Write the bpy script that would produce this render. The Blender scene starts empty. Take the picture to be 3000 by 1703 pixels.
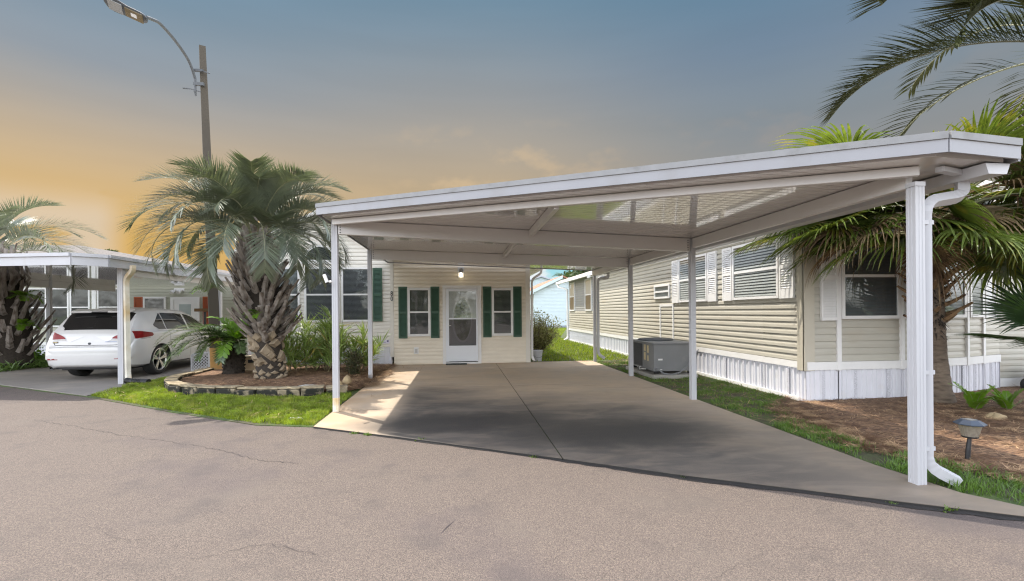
import bpy, bmesh, math, random
import numpy as np
from mathutils import Vector, Matrix
S = bpy.context.scene
COL = S.collection
R = math.radians
random.seed(7)

# ------------------------------------------------------------------ camera
CAM_YAW, CAM_ROLL, CAM_H = 0.108, 0.008, 1.428
cd = bpy.data.cameras.new("camera")
cam = bpy.data.objects.new("camera", cd)
COL.objects.link(cam)
S.camera = cam
fw = Vector((math.sin(CAM_YAW), math.cos(CAM_YAW), 0))
r0 = Vector((math.cos(CAM_YAW), -math.sin(CAM_YAW), 0))
dn = Vector((0, 0, -1))
cx = r0 * math.cos(CAM_ROLL) + dn * math.sin(CAM_ROLL)
cy = r0 * math.sin(CAM_ROLL) - dn * math.cos(CAM_ROLL)
cam.matrix_world = Matrix(((cx.x, cy.x, -fw.x, 0), (cx.y, cy.y, -fw.y, 0), (cx.z, cy.z, -fw.z, CAM_H), (0, 0, 0, 1)))
cd.sensor_width = 36
cd.lens = 16.786
cd.shift_y = 61.8 / 3000
cd.clip_start = 0.05
cd.clip_end = 2000

# ------------------------------------------------------------------ light
EXPOSURE = 1.42
SUN_DIR = Vector((-0.35, 0.365, 1.0)).normalized()
S.view_settings.view_transform = 'Standard'
S.view_settings.look = 'None'
S.view_settings.exposure = EXPOSURE
S.view_settings.gamma = 1
S.render.engine = 'CYCLES'
S.cycles.max_bounces = 8
S.cycles.diffuse_bounces = 4
S.cycles.glossy_bounces = 4
S.cycles.transparent_max_bounces = 12
S.cycles.use_denoising = True
S.cycles.denoising_prefilter = 'NONE'
S.cycles.filter_width = 1.2
sd = bpy.data.lights.new("sun", 'SUN')
sd.energy = 2.5
sd.angle = R(0.6)
sd.color = (1.0, 0.93, 0.82)
sun = bpy.data.objects.new("sun", sd)
COL.objects.link(sun)
sun.rotation_euler = SUN_DIR.to_track_quat('Z', 'Y').to_euler()


def lin(c):
    return tuple(((v / 255) / 12.92 if v / 255 < 0.04045 else ((v / 255 + 0.055) / 1.055) ** 2.4) for v in c)


W = bpy.data.worlds.new("World")
S.world = W
W.use_nodes = True


def build_world():
    nt = W.node_tree
    N, L = nt.nodes, nt.links
    N.clear()
    out = N.new('ShaderNodeOutputWorld')
    bg = N.new('ShaderNodeBackground')
    SKY = 0.15
    bg.inputs['Strength'].default_value = SKY
    L.new(bg.outputs[0], out.inputs[0])
    sky = N.new('ShaderNodeTexSky')
    sky.sky_type = 'NISHITA'
    sky.sun_disc = False
    sky.sun_elevation = R(64)
    sky.sun_rotation = math.atan2(SUN_DIR.x, SUN_DIR.y)
    sky.air_density = 1.0
    sky.dust_density = 2.0
    tc = N.new('ShaderNodeTexCoord')
    sx = N.new('ShaderNodeSeparateXYZ')
    L.new(tc.outputs['Generated'], sx.inputs[0])

    def math_(op, a, b=None, clamp=False):
        m = N.new('ShaderNodeMath')
        m.operation = op
        m.use_clamp = clamp
        for i, v in enumerate((a, b)):
            if v is None:
                continue
            if isinstance(v, (int, float)):
                m.inputs[i].default_value = v
            else:
                L.new(v, m.inputs[i])
        return m.outputs[0]

    def rng(v, a, b, c=0.0, d=1.0):
        m = N.new('ShaderNodeMapRange')
        m.interpolation_type = 'SMOOTHSTEP'
        L.new(v, m.inputs[0])
        for i, q in enumerate((a, b, c, d)):
            m.inputs[i + 1].default_value = q
        return m.outputs[0]

    def mix(f, a, b):
        m = N.new('ShaderNodeMix')
        m.data_type = 'RGBA'
        if isinstance(f, (int, float)):
            m.inputs[0].default_value = f
        else:
            L.new(f, m.inputs[0])
        for i, v in ((6, a), (7, b)):
            if isinstance(v, tuple):
                m.inputs[i].default_value = (*v[:3], 1)
            else:
                L.new(v, m.inputs[i])
        return m.outputs[2]
    g = 1.0 / (2 ** EXPOSURE) / SKY
    az = math_('ARCTAN2', sx.outputs[0], sx.outputs[1])
    el = math_('ARCSINE', sx.outputs[2])
    eld = math_('DIVIDE', el, R(40), True)

    def ramp(stops):
        r = N.new('ShaderNodeValToRGB')
        L.new(eld, r.inputs[0])
        e = r.color_ramp.elements
        while len(e) < len(stops):
            e.new(0.5)
        for q, (p, c) in zip(e, stops):
            q.position = p / 40
            q.color = (*[v * 0.9 for v in lin(c)], 1)
        return r.outputs[0]
    left = ramp([(3, (212, 168, 90)), (7, (216, 174, 98)), (10.5, (212, 178, 122)), (14.5, (200, 178, 146)), (18.5, (172, 166, 158)), (22, (148, 157, 166)), (28, (122, 147, 166)), (36, (96, 136, 162))])
    mid = ramp([(4, (205, 175, 125)), (9, (194, 170, 130)), (14, (188, 168, 138)), (19, (172, 163, 150)), (24, (152, 155, 157)), (30, (127, 146, 161)), (37, (96, 136, 162))])
    right = ramp([(5, (166, 156, 138)), (10, (154, 148, 138)), (15, (144, 145, 145)), (20, (132, 142, 150)), (26, (116, 136, 156)), (32, (98, 130, 154)), (39, (84, 120, 148))])
    c = mix(rng(az, R(-38), R(0)), left, mid)
    c = mix(rng(az, R(2), R(36)), c, right)
    # clouds: soft wisps low over the roof and a pale bank at the left
    mp = N.new('ShaderNodeMapping')
    mp.inputs['Scale'].default_value = (4.2, 4.2, 8.0)
    L.new(tc.outputs['Generated'], mp.inputs[0])
    nz = N.new('ShaderNodeTexNoise')
    nz.inputs['Scale'].default_value = 2.1
    nz.inputs['Detail'].default_value = 7
    nz.inputs['Roughness'].default_value = 0.55
    L.new(mp.outputs[0], nz.inputs['Vector'])
    cl = rng(nz.outputs[0], 0.50, 0.68)
    band = math_('MULTIPLY', rng(el, R(8), R(12)), rng(el, R(17), R(23), 1, 0))
    band = math_('MULTIPLY', band, rng(az, R(-14), R(0)))
    cm = math_('MULTIPLY', math_('MULTIPLY', cl, band), 0.36)
    warm = mix(rng(az, R(5), R(30)), lin((218, 188, 146)), lin((156, 146, 138)))
    c = mix(cm, c, warm)
    lb = math_('MULTIPLY', rng(az, R(-35), R(-32), 1, 0), rng(nz.outputs[0], 0.30, 0.42))
    lb = math_('MULTIPLY', lb, rng(el, R(8.5), R(12), 1, 0))
    c = mix(math_('MULTIPLY', lb, 0.85), c, lin((210, 192, 168)))
    # faint streaks
    st = N.new('ShaderNodeTexNoise')
    st.inputs['Scale'].default_value = 1.6
    st.inputs['Detail'].default_value = 4
    mp2 = N.new('ShaderNodeMapping')
    mp2.inputs['Scale'].default_value = (1.5, 1.5, 14.0)
    mp2.inputs['Rotation'].default_value = (0.1, 0.12, 0)
    L.new(tc.outputs['Generated'], mp2.inputs[0])
    L.new(mp2.outputs[0], st.inputs['Vector'])
    sv = rng(st.outputs[0], 0.3, 0.7, 1.015, 1.055)
    hv = N.new('ShaderNodeHueSaturation')
    L.new(c, hv.inputs['Color'])
    L.new(sv, hv.inputs['Value'])
    c = hv.outputs[0]
    # clear turquoise gap near the horizon between the houses
    gap = math_('MULTIPLY', rng(el, R(4.5), R(11), 1, 0), rng(az, R(-8), R(9)))
    cy_ = mix(math_('MULTIPLY', rng(nz.outputs[0], 0.50, 0.6), 0.8), lin((160, 214, 224)), lin((236, 236, 236)))
    c = mix(gap, c, cy_)
    sc = N.new('ShaderNodeVectorMath')
    sc.operation = 'SCALE'
    L.new(c, sc.inputs[0])
    sc.inputs['Scale'].default_value = g / 0.9
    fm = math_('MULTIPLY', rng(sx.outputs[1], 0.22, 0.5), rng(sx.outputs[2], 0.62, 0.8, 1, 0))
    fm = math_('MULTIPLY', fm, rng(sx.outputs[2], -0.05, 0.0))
    # bright clouds added behind and beside the viewer to fill the shade
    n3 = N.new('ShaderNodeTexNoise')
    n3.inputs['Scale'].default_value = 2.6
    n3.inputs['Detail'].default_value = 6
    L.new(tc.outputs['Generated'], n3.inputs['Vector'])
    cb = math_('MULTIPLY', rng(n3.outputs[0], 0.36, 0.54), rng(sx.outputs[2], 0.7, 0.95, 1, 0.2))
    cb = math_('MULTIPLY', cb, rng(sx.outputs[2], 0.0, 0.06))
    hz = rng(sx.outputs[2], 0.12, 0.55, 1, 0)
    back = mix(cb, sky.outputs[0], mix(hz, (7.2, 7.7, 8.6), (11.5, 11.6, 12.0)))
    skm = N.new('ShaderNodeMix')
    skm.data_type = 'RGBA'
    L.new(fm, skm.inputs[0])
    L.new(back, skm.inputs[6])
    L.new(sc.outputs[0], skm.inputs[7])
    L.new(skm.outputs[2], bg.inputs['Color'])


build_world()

# ------------------------------------------------------------------ materials
MATS = {}


def mat(name, col, rough=0.5, var=0.12, vscale=3.0, bump=0.0, bscale=40.0, metal=0.0, spec=0.5, col2=None, c2scale=1.2, c2range=(0.5, 0.7),
        transl=0.0, stretch=(1, 1, 1), emit=None, coat=0.0):
    if name in MATS:
        return MATS[name]
    m = bpy.data.materials.new(name)
    m.use_nodes = True
    N, L = m.node_tree.nodes, m.node_tree.links
    b = N['Principled BSDF']
    b.inputs['Roughness'].default_value = rough
    b.inputs['Metallic'].default_value = metal
    b.inputs['Specular IOR Level'].default_value = spec
    b.inputs['Coat Weight'].default_value = coat
    tc = N.new('ShaderNodeTexCoord')
    mp = N.new('ShaderNodeMapping')
    mp.inputs['Scale'].default_value = stretch
    L.new(tc.outputs['Object'], mp.inputs[0])
    nz = N.new('ShaderNodeTexNoise')
    nz.inputs['Scale'].default_value = vscale
    nz.inputs['Detail'].default_value = 6
    nz.inputs['Roughness'].default_value = 0.6
    L.new(mp.outputs[0], nz.inputs['Vector'])
    mr = N.new('ShaderNodeMapRange')
    mr.inputs[1].default_value = 0.25
    mr.inputs[2].default_value = 0.75
    mr.inputs[3].default_value = 1 - var
    mr.inputs[4].default_value = 1 + var
    L.new(nz.outputs[0], mr.inputs[0])
    hs = N.new('ShaderNodeHueSaturation')
    hs.inputs['Color'].default_value = (*col, 1)
    L.new(mr.outputs[0], hs.inputs['Value'])
    cout = hs.outputs[0]
    if col2:
        n2 = N.new('ShaderNodeTexNoise')
        n2.inputs['Scale'].default_value = c2scale
        n2.inputs['Detail'].default_value = 5
        L.new(mp.outputs[0], n2.inputs['Vector'])
        r2 = N.new('ShaderNodeMapRange')
        r2.inputs[1].default_value, r2.inputs[2].default_value = c2range
        L.new(n2.outputs[0], r2.inputs[0])
        mx = N.new('ShaderNodeMix')
        mx.data_type = 'RGBA'
        L.new(r2.outputs[0], mx.inputs[0])
        L.new(cout, mx.inputs[6])
        mx.inputs[7].default_value = (*col2, 1)
        cout = mx.outputs[2]
    L.new(cout, b.inputs['Base Color'])
    if bump:
        n3 = N.new('ShaderNodeTexNoise')
        n3.inputs['Scale'].default_value = bscale
        n3.inputs['Detail'].default_value = 4
        L.new(mp.outputs[0], n3.inputs['Vector'])
        bp = N.new('ShaderNodeBump')
        bp.inputs['Strength'].default_value = bump
        bp.inputs['Distance'].default_value = 0.02
        L.new(n3.outputs[0], bp.inputs['Height'])
        L.new(bp.outputs[0], b.inputs['Normal'])
    if emit:
        b.inputs['Emission Color'].default_value = (*emit[:3], 1)
        b.inputs['Emission Strength'].default_value = emit[3]
    if transl:
        t = N.new('ShaderNodeBsdfTranslucent')
        tm = N.new('ShaderNodeMix')
        tm.data_type = 'RGBA'
        tm.blend_type = 'MULTIPLY'
        tm.inputs[0].default_value = 1
        L.new(cout, tm.inputs[6])
        tm.inputs[7].default_value = (1.5, 1.5, 0.6, 1)
        L.new(tm.outputs[2], t.inputs['Color'])
        ms = N.new('ShaderNodeMixShader')
        ms.inputs[0].default_value = transl
        L.new(b.outputs[0], ms.inputs[1])
        L.new(t.outputs[0], ms.inputs[2])
        L.new(ms.outputs[0], N['Material Output'].inputs[0])
    MATS[name] = m
    return m


def glass(name, tint=(0.9, 0.93, 0.93), boost=1.6):
    m = bpy.data.materials.new(name)
    m.use_nodes = True
    N, L = m.node_tree.nodes, m.node_tree.links
    N.remove(N['Principled BSDF'])
    t = N.new('ShaderNodeBsdfTransparent')
    t.inputs[0].default_value = (*tint, 1)
    g = N.new('ShaderNodeBsdfGlossy')
    g.inputs['Roughness'].default_value = 0.03
    tc = N.new('ShaderNodeTexCoord')
    nz = N.new('ShaderNodeTexNoise')
    nz.inputs['Scale'].default_value = 1.8
    L.new(tc.outputs['Object'], nz.inputs['Vector'])
    bp = N.new('ShaderNodeBump')
    bp.inputs['Strength'].default_value = 0.12
    bp.inputs['Distance'].default_value = 0.05
    L.new(nz.outputs[0], bp.inputs['Height'])
    L.new(bp.outputs[0], g.inputs['Normal'])
    f = N.new('ShaderNodeLayerWeight')
    f.inputs['Blend'].default_value = 0.5
    pw = N.new('ShaderNodeMath')
    pw.operation = 'POWER'
    L.new(f.outputs['Facing'], pw.inputs[0])
    pw.inputs[1].default_value = 4.0
    mm = N.new('ShaderNodeMath')
    mm.operation = 'MULTIPLY_ADD'
    mm.use_clamp = True
    L.new(pw.outputs[0], mm.inputs[0])
    mm.inputs[1].default_value = 0.55 * boost
    mm.inputs[2].default_value = 0.06 * boost
    ms = N.new('ShaderNodeMixShader')
    L.new(mm.outputs[0], ms.inputs[0])
    L.new(t.outputs[0], ms.inputs[1])
    L.new(g.outputs[0], ms.inputs[2])
    L.new(ms.outputs[0], N['Material Output'].inputs[0])
    MATS[name] = m
    return m


WHITE = mat('white_aluminium', (0.47, 0.47, 0.485), 0.38, 0.06, 2.0, stretch=(2, 2, .5), col2=(0.40, 0.375, 0.34), c2scale=1.5, c2range=(0.62, 0.85))
WHITE2 = mat('white_vinyl', (0.78, 0.77, 0.75), 0.4, 0.05, 4.0)
CEIL = mat('white_roof_pan', (0.68, 0.65, 0.625), 0.07, 0.05, 1.0, bump=0.03, bscale=5.0, spec=0.8, stretch=(0.25, 4, 1), coat=0.8)
CREAM = mat('cream_siding', (0.80, 0.72, 0.585), 0.42, 0.06, 2.5, stretch=(1, 1, 3))
CREAM2 = mat('pale_siding', (0.74, 0.70, 0.62), 0.42, 0.06, 2.5, stretch=(1, 1, 3))
TAN = mat('tan_siding', (0.46, 0.435, 0.365), 0.42, 0.07, 2.0, stretch=(1, 1, 3), col2=(0.43, 0.37, 0.28), c2scale=0.8, c2range=(0.6, 0.8))
SAGE = mat('sage_siding', (0.42, 0.42, 0.33), 0.5, 0.06, 2.5)
LWHITE = mat('white_siding', (0.52, 0.60, 0.63), 0.5, 0.04, 2.0)
SKIRT = mat('white_skirting', (0.70, 0.70, 0.74), 0.45, 0.04, 6.0, col2=(0.58, 0.55, 0.50), c2scale=2.5, c2range=(0.66, 0.95))
GREEN = mat('green_shutter_paint', (0.045, 0.105, 0.065), 0.5, 0.12, 8.0)
ORANGE = mat('orange_shutter_paint', (0.36, 0.075, 0.015), 0.5, 0.1, 8.0)
DARK = mat('dark_interior', (0.018, 0.018, 0.02), 0.7, 0.3, 3.0)
BLIND = mat('white_blind', (0.55, 0.55, 0.53), 0.5, 0.05, 5.0)
BLINDD = mat('grey_blind', (0.10, 0.10, 0.10), 0.5, 0.05, 5.0)
SCREEN = mat('insect_screen', (0.05, 0.052, 0.055), 0.75, 0.1, 30.0)
GLASS = glass('window_glass')
SHINGLE = mat('grey_shingle', (0.125, 0.11, 0.10), 0.85, 0.25, 9.0, bump=0.4)
REDSH = mat('red_shingle', (0.34, 0.16, 0.10), 0.85, 0.2, 6.0, bump=0.3)
METALROOF = mat('cream_metal_roof', (0.66, 0.60, 0.52), 0.4, 0.08, 1.0)
GREYMETAL = mat('grey_painted_steel', (0.20, 0.205, 0.21), 0.45, 0.08, 3.0, col2=(0.33, 0.33, 0.27), c2scale=1.5, c2range=(0.6, 0.8))
DGREY = mat('dark_grey_steel', (0.07, 0.075, 0.08), 0.5, 0.1, 5.0)
BLACK = mat('black_plastic', (0.018, 0.018, 0.02), 0.45, 0.15, 10.0)
RUBBER = mat('tyre_rubber', (0.02, 0.02, 0.02), 0.7, 0.2, 12.0, bump=0.2)
CONCRETE = mat('grey_concrete', (0.36, 0.345, 0.31), 0.85, 0.12, 4.0, bump=0.15, col2=(0.24, 0.22, 0.19), c2scale=1.5)
RUST = mat('rust_stained_concrete', (0.50, 0.29, 0.10), 0.8, 0.15, 4.0, bump=0.1, col2=(0.42, 0.36, 0.24), c2scale=2.5)
GALV = mat('galvanised_steel', (0.085, 0.09, 0.095), 0.5, 0.1, 6.0)
STONEBLK = mat('mossy_edging_stone', (0.27, 0.22, 0.145), 0.9, 0.3, 9.0, bump=0.6, bscale=16, col2=(0.02, 0.02, 0.015), c2scale=7, c2range=(0.40, 0.52))
STONETOP = mat('pale_edging_stone', (0.34, 0.275, 0.175), 0.9, 0.25, 8.0, bump=0.5, bscale=18, col2=(0.16, 0.125, 0.075), c2scale=6, c2range=(.45, .65))
ROCK = mat('tan_rock', (0.30, 0.225, 0.125), 0.9, 0.25, 7.0, bump=0.5, bscale=12)
SHADED_SOIL = mat('shaded_soil', (0.014, 0.012, 0.011), 0.95, 0.4, 8.0, bump=0.6)


# ------------------------------------------------------------------ builders
class MB:
    def __init__(s):
        s.v, s.f, s.m = [], [], []

    def add(s, vs, fs, mi=0):
        o = len(s.v)
        s.v += [tuple(v) for v in vs]
        s.f += [tuple(i + o for i in f) for f in fs]
        s.m += [mi] * len(fs)
        return s

    def box(s, x0, x1, y0, y1, z0, z1, mi=0):
        return s.add([(x0, y0, z0), (x1, y0, z0), (x1, y1, z0), (x0, y1, z0), (x0, y0, z1), (x1, y0, z1), (x1, y1, z1), (x0, y1, z1)], BOXF, mi)

    def hexa(s, p8, mi=0):
        return s.add(p8, BOXF, mi)

    def obox(s, c, ax, ay, az, mi=0):
        c, ax, ay, az = map(Vector, (c, ax, ay, az))
        return s.add([c + i * ax + j * ay + k * az for k in (-1, 1) for (i, j) in ((-1, -1), (1, -1), (1, 1), (-1, 1))], BOXF, mi)

    def bar(s, p, q, w, h, up=(0, 0, 1), mi=0):
        p, q = Vector(p), Vector(q)
        d = (q - p)
        t = d.normalized()
        sd_ = t.cross(Vector(up)).normalized()
        u = sd_.cross(t)
        return s.obox((p + q) / 2, d / 2, sd_ * w / 2, u * h / 2, mi)

    def prism(s, poly, z0, z1, mi=0):
        n = len(poly)
        vs = [(x, y, z0) for x, y in poly] + [(x, y, z1) for x, y in poly]
        fs = [tuple(range(n - 1, -1, -1)), tuple(range(n, 2 * n))] + [(i, (i + 1) % n, n + (i + 1) % n, n + i) for i in range(n)]
        return s.add(vs, fs, mi)

    def tube(s, pts, rad, n=8, mi=0, cap=True, sq=None):
        pts = [Vector(p) for p in pts]
        k = len(pts)
        if not hasattr(rad, '__len__'):
            rad = [rad] * k
        vs = []
        ref = Vector((0.13, 0.21, 1))
        side = None
        for i, p in enumerate(pts):
            t = (pts[min(i + 1, k - 1)] - pts[max(i - 1, 0)]).normalized()
            if side is None:
                side = t.cross(ref)
                if side.length < 1e-3:
                    side = t.cross(Vector((1, 0, 0)))
            side = (side - t * side.dot(t)).normalized()
            b = t.cross(side)
            for j in range(n):
                a = 2 * math.pi * (j + 0.5) / n
                vs.append(p + (side * math.cos(a) + b * math.sin(a)) * rad[i])
        fs = [(i * n + j, i * n + (j + 1) % n, (i + 1) * n + (j + 1) % n, (i + 1) * n + j) for i in range(k - 1) for j in range(n)]
        if cap:
            fs += [tuple(range(n - 1, -1, -1)), tuple((k - 1) * n + j for j in range(n))]
        return s.add(vs, fs, mi)

    def lathe(s, prof, n=24, c=(0, 0, 0), axis='z', mi=0, cap=True):
        vs = []
        for r, h in prof:
            for j in range(n):
                a = 2 * math.pi * j / n
                q = (r * math.cos(a), r * math.sin(a), h)
                if axis == 'x':
                    q = (h, q[0], q[1])
                elif axis == 'y':
                    q = (q[0], h, q[1])
                vs.append((c[0] + q[0], c[1] + q[1], c[2] + q[2]))
        k = len(prof)
        fs = [(i * n + j, i * n + (j + 1) % n, (i + 1) * n + (j + 1) % n, (i + 1) * n + j) for i in range(k - 1) for j in range(n)]
        if cap and prof[0][0] > 1e-6:
            fs.append(tuple(range(n - 1, -1, -1)))
        if cap and prof[-1][0] > 1e-6:
            fs.append(tuple((k - 1) * n + j for j in range(n)))
        return s.add(vs, fs, mi)

    def build(s, name, mats, parent=None, smooth=False, local=False, bevel=0, fixn=False):
        me = bpy.data.meshes.new(name)
        off = ROOT_LOC.get(parent.name, Vector((0, 0, 0))) if (parent and not local) else Vector((0, 0, 0))
        me.from_pydata([(a - off.x, b - off.y, c - off.z) for a, b, c in s.v], [], s.f)
        for m in (mats if isinstance(mats, (list, tuple)) else [mats]):
            me.materials.append(m)
        if any(s.m):
            me.polygons.foreach_set('material_index', s.m)
        if smooth:
            me.polygons.foreach_set('use_smooth', [True] * len(me.polygons))
        if fixn:
            bm = bmesh.new()
            bm.from_mesh(me)
            bmesh.ops.recalc_face_normals(bm, faces=bm.faces)
            bm.to_mesh(me)
            bm.free()
        me.update()
        o = bpy.data.objects.new(name, me)
        COL.objects.link(o)
        if parent:
            o.parent = parent
            ROOT_LOC[o.name] = off
        if bevel:
            b = o.modifiers.new('bevel', 'BEVEL')
            b.width = bevel
            b.segments = 2
            b.limit_method = 'ANGLE'
        if smooth:
            try:
                me.set_sharp_from_angle(angle=R(42))
            except Exception:
                pass
        return o


BOXF = [(0, 3, 2, 1), (4, 5, 6, 7), (0, 1, 5, 4), (1, 2, 6, 5), (2, 3, 7, 6), (3, 0, 4, 7)]
ROOT_LOC = {}


def thing(name, label, cat, loc=(0, 0, 0), rz=0.0, group=None):
    o = bpy.data.objects.new(name, None)
    COL.objects.link(o)
    o.empty_display_size = 0.2
    o.location = loc
    o.rotation_euler = (0, 0, rz)
    ROOT_LOC[o.name] = Vector(loc)
    return tag(o, label, cat, group)


def tag(o, label=None, cat=None, group=None, kind=None):
    if label:
        o['label'] = label
    if cat:
        o['category'] = cat
    if group:
        o['group'] = group
    if kind:
        o['kind'] = kind
    return o


def structure(o):
    o['kind'] = 'structure'
    return o


def clip(poly, a, b, c):
    """keep the part of poly where a*x+b*y >= c"""
    out = []
    n = len(poly)
    for i in range(n):
        p, q = poly[i], poly[(i + 1) % n]
        dp, dq = a * p[0] + b * p[1] - c, a * q[0] + b * q[1] - c
        if dp >= 0:
            out.append(p)
        if dp * dq < 0:
            t = dp / (dp - dq)
            out.append((p[0] + t * (q[0] - p[0]), p[1] + t * (q[1] - p[1])))
    return out


def inside(poly, x, y):
    c = np.zeros(x.shape, bool)
    n = len(poly)
    for i in range(n):
        x0, y0 = poly[i]
        x1, y1 = poly[(i + 1) % n]
        if y0 == y1:
            continue
        k = ((y0 > y) != (y1 > y)) & (x < (x1 - x0) * (y - y0) / (y1 - y0) + x0)
        c ^= k
    return c


def mesh_np(name, V, F, m, smooth=False):
    me = bpy.data.meshes.new(name)
    nv, (nf, k) = len(V), F.shape
    me.vertices.add(nv)
    me.vertices.foreach_set('co', np.asarray(V, np.float32).ravel())
    me.loops.add(nf * k)
    me.loops.foreach_set('vertex_index', F.astype(np.int32).ravel())
    me.polygons.add(nf)
    me.polygons.foreach_set('loop_start', np.arange(0, nf * k, k, dtype=np.int32))
    me.polygons.foreach_set('loop_total', np.full(nf, k, np.int32))
    me.materials.append(m)
    me.update(calc_edges=True)
    o = bpy.data.objects.new(name, me)
    COL.objects.link(o)
    return o


# wall-space helpers: o = origin on the wall, u = unit vector along it, n = outward normal
def wpt(o, u, n, a, d, z):
    return (o[0] + u[0] * a + n[0] * d, o[1] + u[1] * a + n[1] * d, z)


def wbox(mb, fr, a0, a1, z0, z1, d0, d1, mi=0):
    o, u, n = fr
    return mb.add([wpt(o, u, n, a, d, z) for z in (z0, z1) for (a, d) in ((a0, d0), (a1, d0), (a1, d1), (a0, d1))], BOXF, mi)


def siding(mb, fr, a0, a1, z0, z1, pitch=0.104, dep=0.012, top=None, mi=0):
    o, u, n = fr
    z = z0
    while z < z1 - 1e-4:
        zb = min(z + pitch, z1)
        l, r = a0, a1
        if top:
            q = top((z + zb) / 2)
            if not q:
                break
            l, r = max(l, q[0]), min(r, q[1])
        k = (zb - z) / pitch
        dt = dep * (1 - k) + 0.001
        # double profile: flat upper half, bevelled lower lip
        vs = []
        for a in (l, r):
            vs += [wpt(o, u, n, a, 0.001, z + 0.010 * k), wpt(o, u, n, a, dep, z + 0.012 * k), wpt(o, u, n, a, dep * 0.85, z + pitch * 0.55 * k), wpt(o, u, n, a, dt, zb)]
        mb.add(vs, [(0, 1, 5, 4), (1, 2, 6, 5), (2, 3, 7, 6), (0, 3, 2, 1), (4, 5, 6, 7)], mi)
        z = zb
    return mb


def window(par, fr, a0, a1, z0, z1, cas=0.055, split=0.5, blind='slat', bm=None, sp=0.032, mats=None, glass_m=None, back=DARK):
    """double hung window: casing, dark room behind, blind and glass"""
    fm = mats or WHITE2
    m = MB()
    wbox(m, fr, a0, a0 + cas, z0, z1, 0.0, 0.05)
    wbox(m, fr, a1 - cas, a1, z0, z1, 0.0, 0.05)
    wbox(m, fr, a0 + cas, a1 - cas, z1 - cas, z1, 0.0, 0.048)
    wbox(m, fr, a0 + cas, a1 - cas, z0, z0 + cas, 0.0, 0.054)
    zm = z0 + (z1 - z0) * split
    if split:
        wbox(m, fr, a0 + cas, a1 - cas, zm - 0.022, zm + 0.022, 0.0, 0.044)
    w = m.build('window', fm, par)
    b = MB()
    wbox(b, fr, a0 + cas * 0.8, a1 - cas * 0.8, z0 + cas * 0.8, z1 - cas * 0.8, 0.002, 0.0235)
    b.build('backing', back, w)
    if blind == 'slat':
        s = MB()
        z = z0 + cas + 0.01
        while z < z1 - cas - 0.01:
            o, u, n = fr
            l, r = a0 + cas + 0.012, a1 - cas - 0.012
            s.add([wpt(o, u, n, l, 0.034, z), wpt(o, u, n, r, 0.034, z), wpt(o, u, n, r, 0.025, z + sp * .62), wpt(o, u, n, l, 0.025, z + sp * .62)], [(0, 1, 2, 3)])
            z += sp
        s.build('blind', bm or BLINDD, w)
    g = MB()
    o, u, n = fr
    g.add([wpt(o, u, n, a, 0.038, z) for (a, z) in ((a0 + cas * .9, z0 + cas * .9), (a1 - cas * .9, z0 + cas * .9), (a1 - cas * .9, z1 - cas * .9), (a0 + cas * .9, z1 - cas * .9))], [(0, 1, 2, 3)])
    g.build('pane', glass_m or GLASS, w)
    return w


def shutter(par, fr, a0, a1, z0, z1, m_, arch=False, pitch=0.033):
    m = MB()
    e = 0.035
    wbox(m, fr, a0, a0 + e, z0, z1, 0.012, 0.05)
    wbox(m, fr, a1 - e, a1, z0, z1, 0.012, 0.05)
    for (p, q) in ((z0, z0 + (0.16 if arch else 0.05)), (z1 - 0.05, z1), ((z0 + z1) / 2 - 0.03, (z0 + z1) / 2 + 0.03)):
        wbox(m, fr, a0 + e, a1 - e, p, q, 0.012, 0.048)
    wbox(m, fr, a0 + e, a1 - e, z0 + 0.05, z1 - 0.05, 0.010, 0.026)
    o, u, n = fr
    z = z0 + (0.17 if arch else 0.06)
    while z < z1 - 0.07:
        l, r = a0 + e, a1 - e
        m.add([wpt(o, u, n, a, d, q) for a in (l, r) for (d, q) in ((0.045, z), (0.028, z + pitch * 0.8), (0.028, z + pitch))], [(0, 1, 4, 3), (1, 2, 5, 4)])
        z += pitch
    return m.build('shutter', m_, par)


def skirting(mb, fr, a0, a1, z0, z1, pitch=0.19, dep=0.014):
    o, u, n = fr
    a = a0
    prof = []
    while a < a1:
        for da, d in ((0, 0), (0.06, 0), (0.068, dep), (0.108, dep), (0.116, 0), (0.145, 0.0), (0.15, dep * .5), (0.16, dep * .5), (0.165, 0)):
            prof.append((min(a + da * pitch / 0.19, a1), d))
        a += pitch
    prof.append((a1, 0))
    vs = [wpt(o, u, n, p, d, z) for z in (z0, z1) for p, d in prof]
    k = len(prof)
    return mb.add(vs, [(i, i + 1, k + i + 1, k + i) for i in range(k - 1)])


def downspout(pts, w=0.08, d=0.06):
    """rectangular pipe through points, corrugated on its elbows"""
    m = MB()
    P = [Vector(p) for p in pts]
    fine = []
    for i, p in enumerate(P):
        if 0 < i < len(P) - 1:
            a = (P[i - 1] - p)
            b = (P[i + 1] - p)
            ra, rb = min(0.11, a.length * 0.45), min(0.11, b.length * 0.45)
            A, B = p + a.normalized() * ra, p + b.normalized() * rb
            for t in np.linspace(0, 1, 9):
                fine.append(A * (1 - t) ** 2 + p * 2 * t * (1 - t) + B * t * t)
        else:
            fine.append(p)
    rad = []
    for i in range(len(fine)):
        rad.append(w * 0.68 * (1 + (0.05 if i % 2 else 0)))
    m.tube(fine, rad, 4)
    return m


# ================================================================== GROUND
EDGE = [(-60, 42), (-13.5, 13.3), (-9.43, 10.9), (-7.98, 10.02), (-6.58, 9.19), (-4.25, 7.55), (-2.65, 6.51), (-1.84, 6.29), (-0.88, 5.72), (0.97, 4.59), (1.89, 4.0), (3.3, 3.2), (4.1, 2.75), (8, 0.5), (40, -18)]


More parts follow.
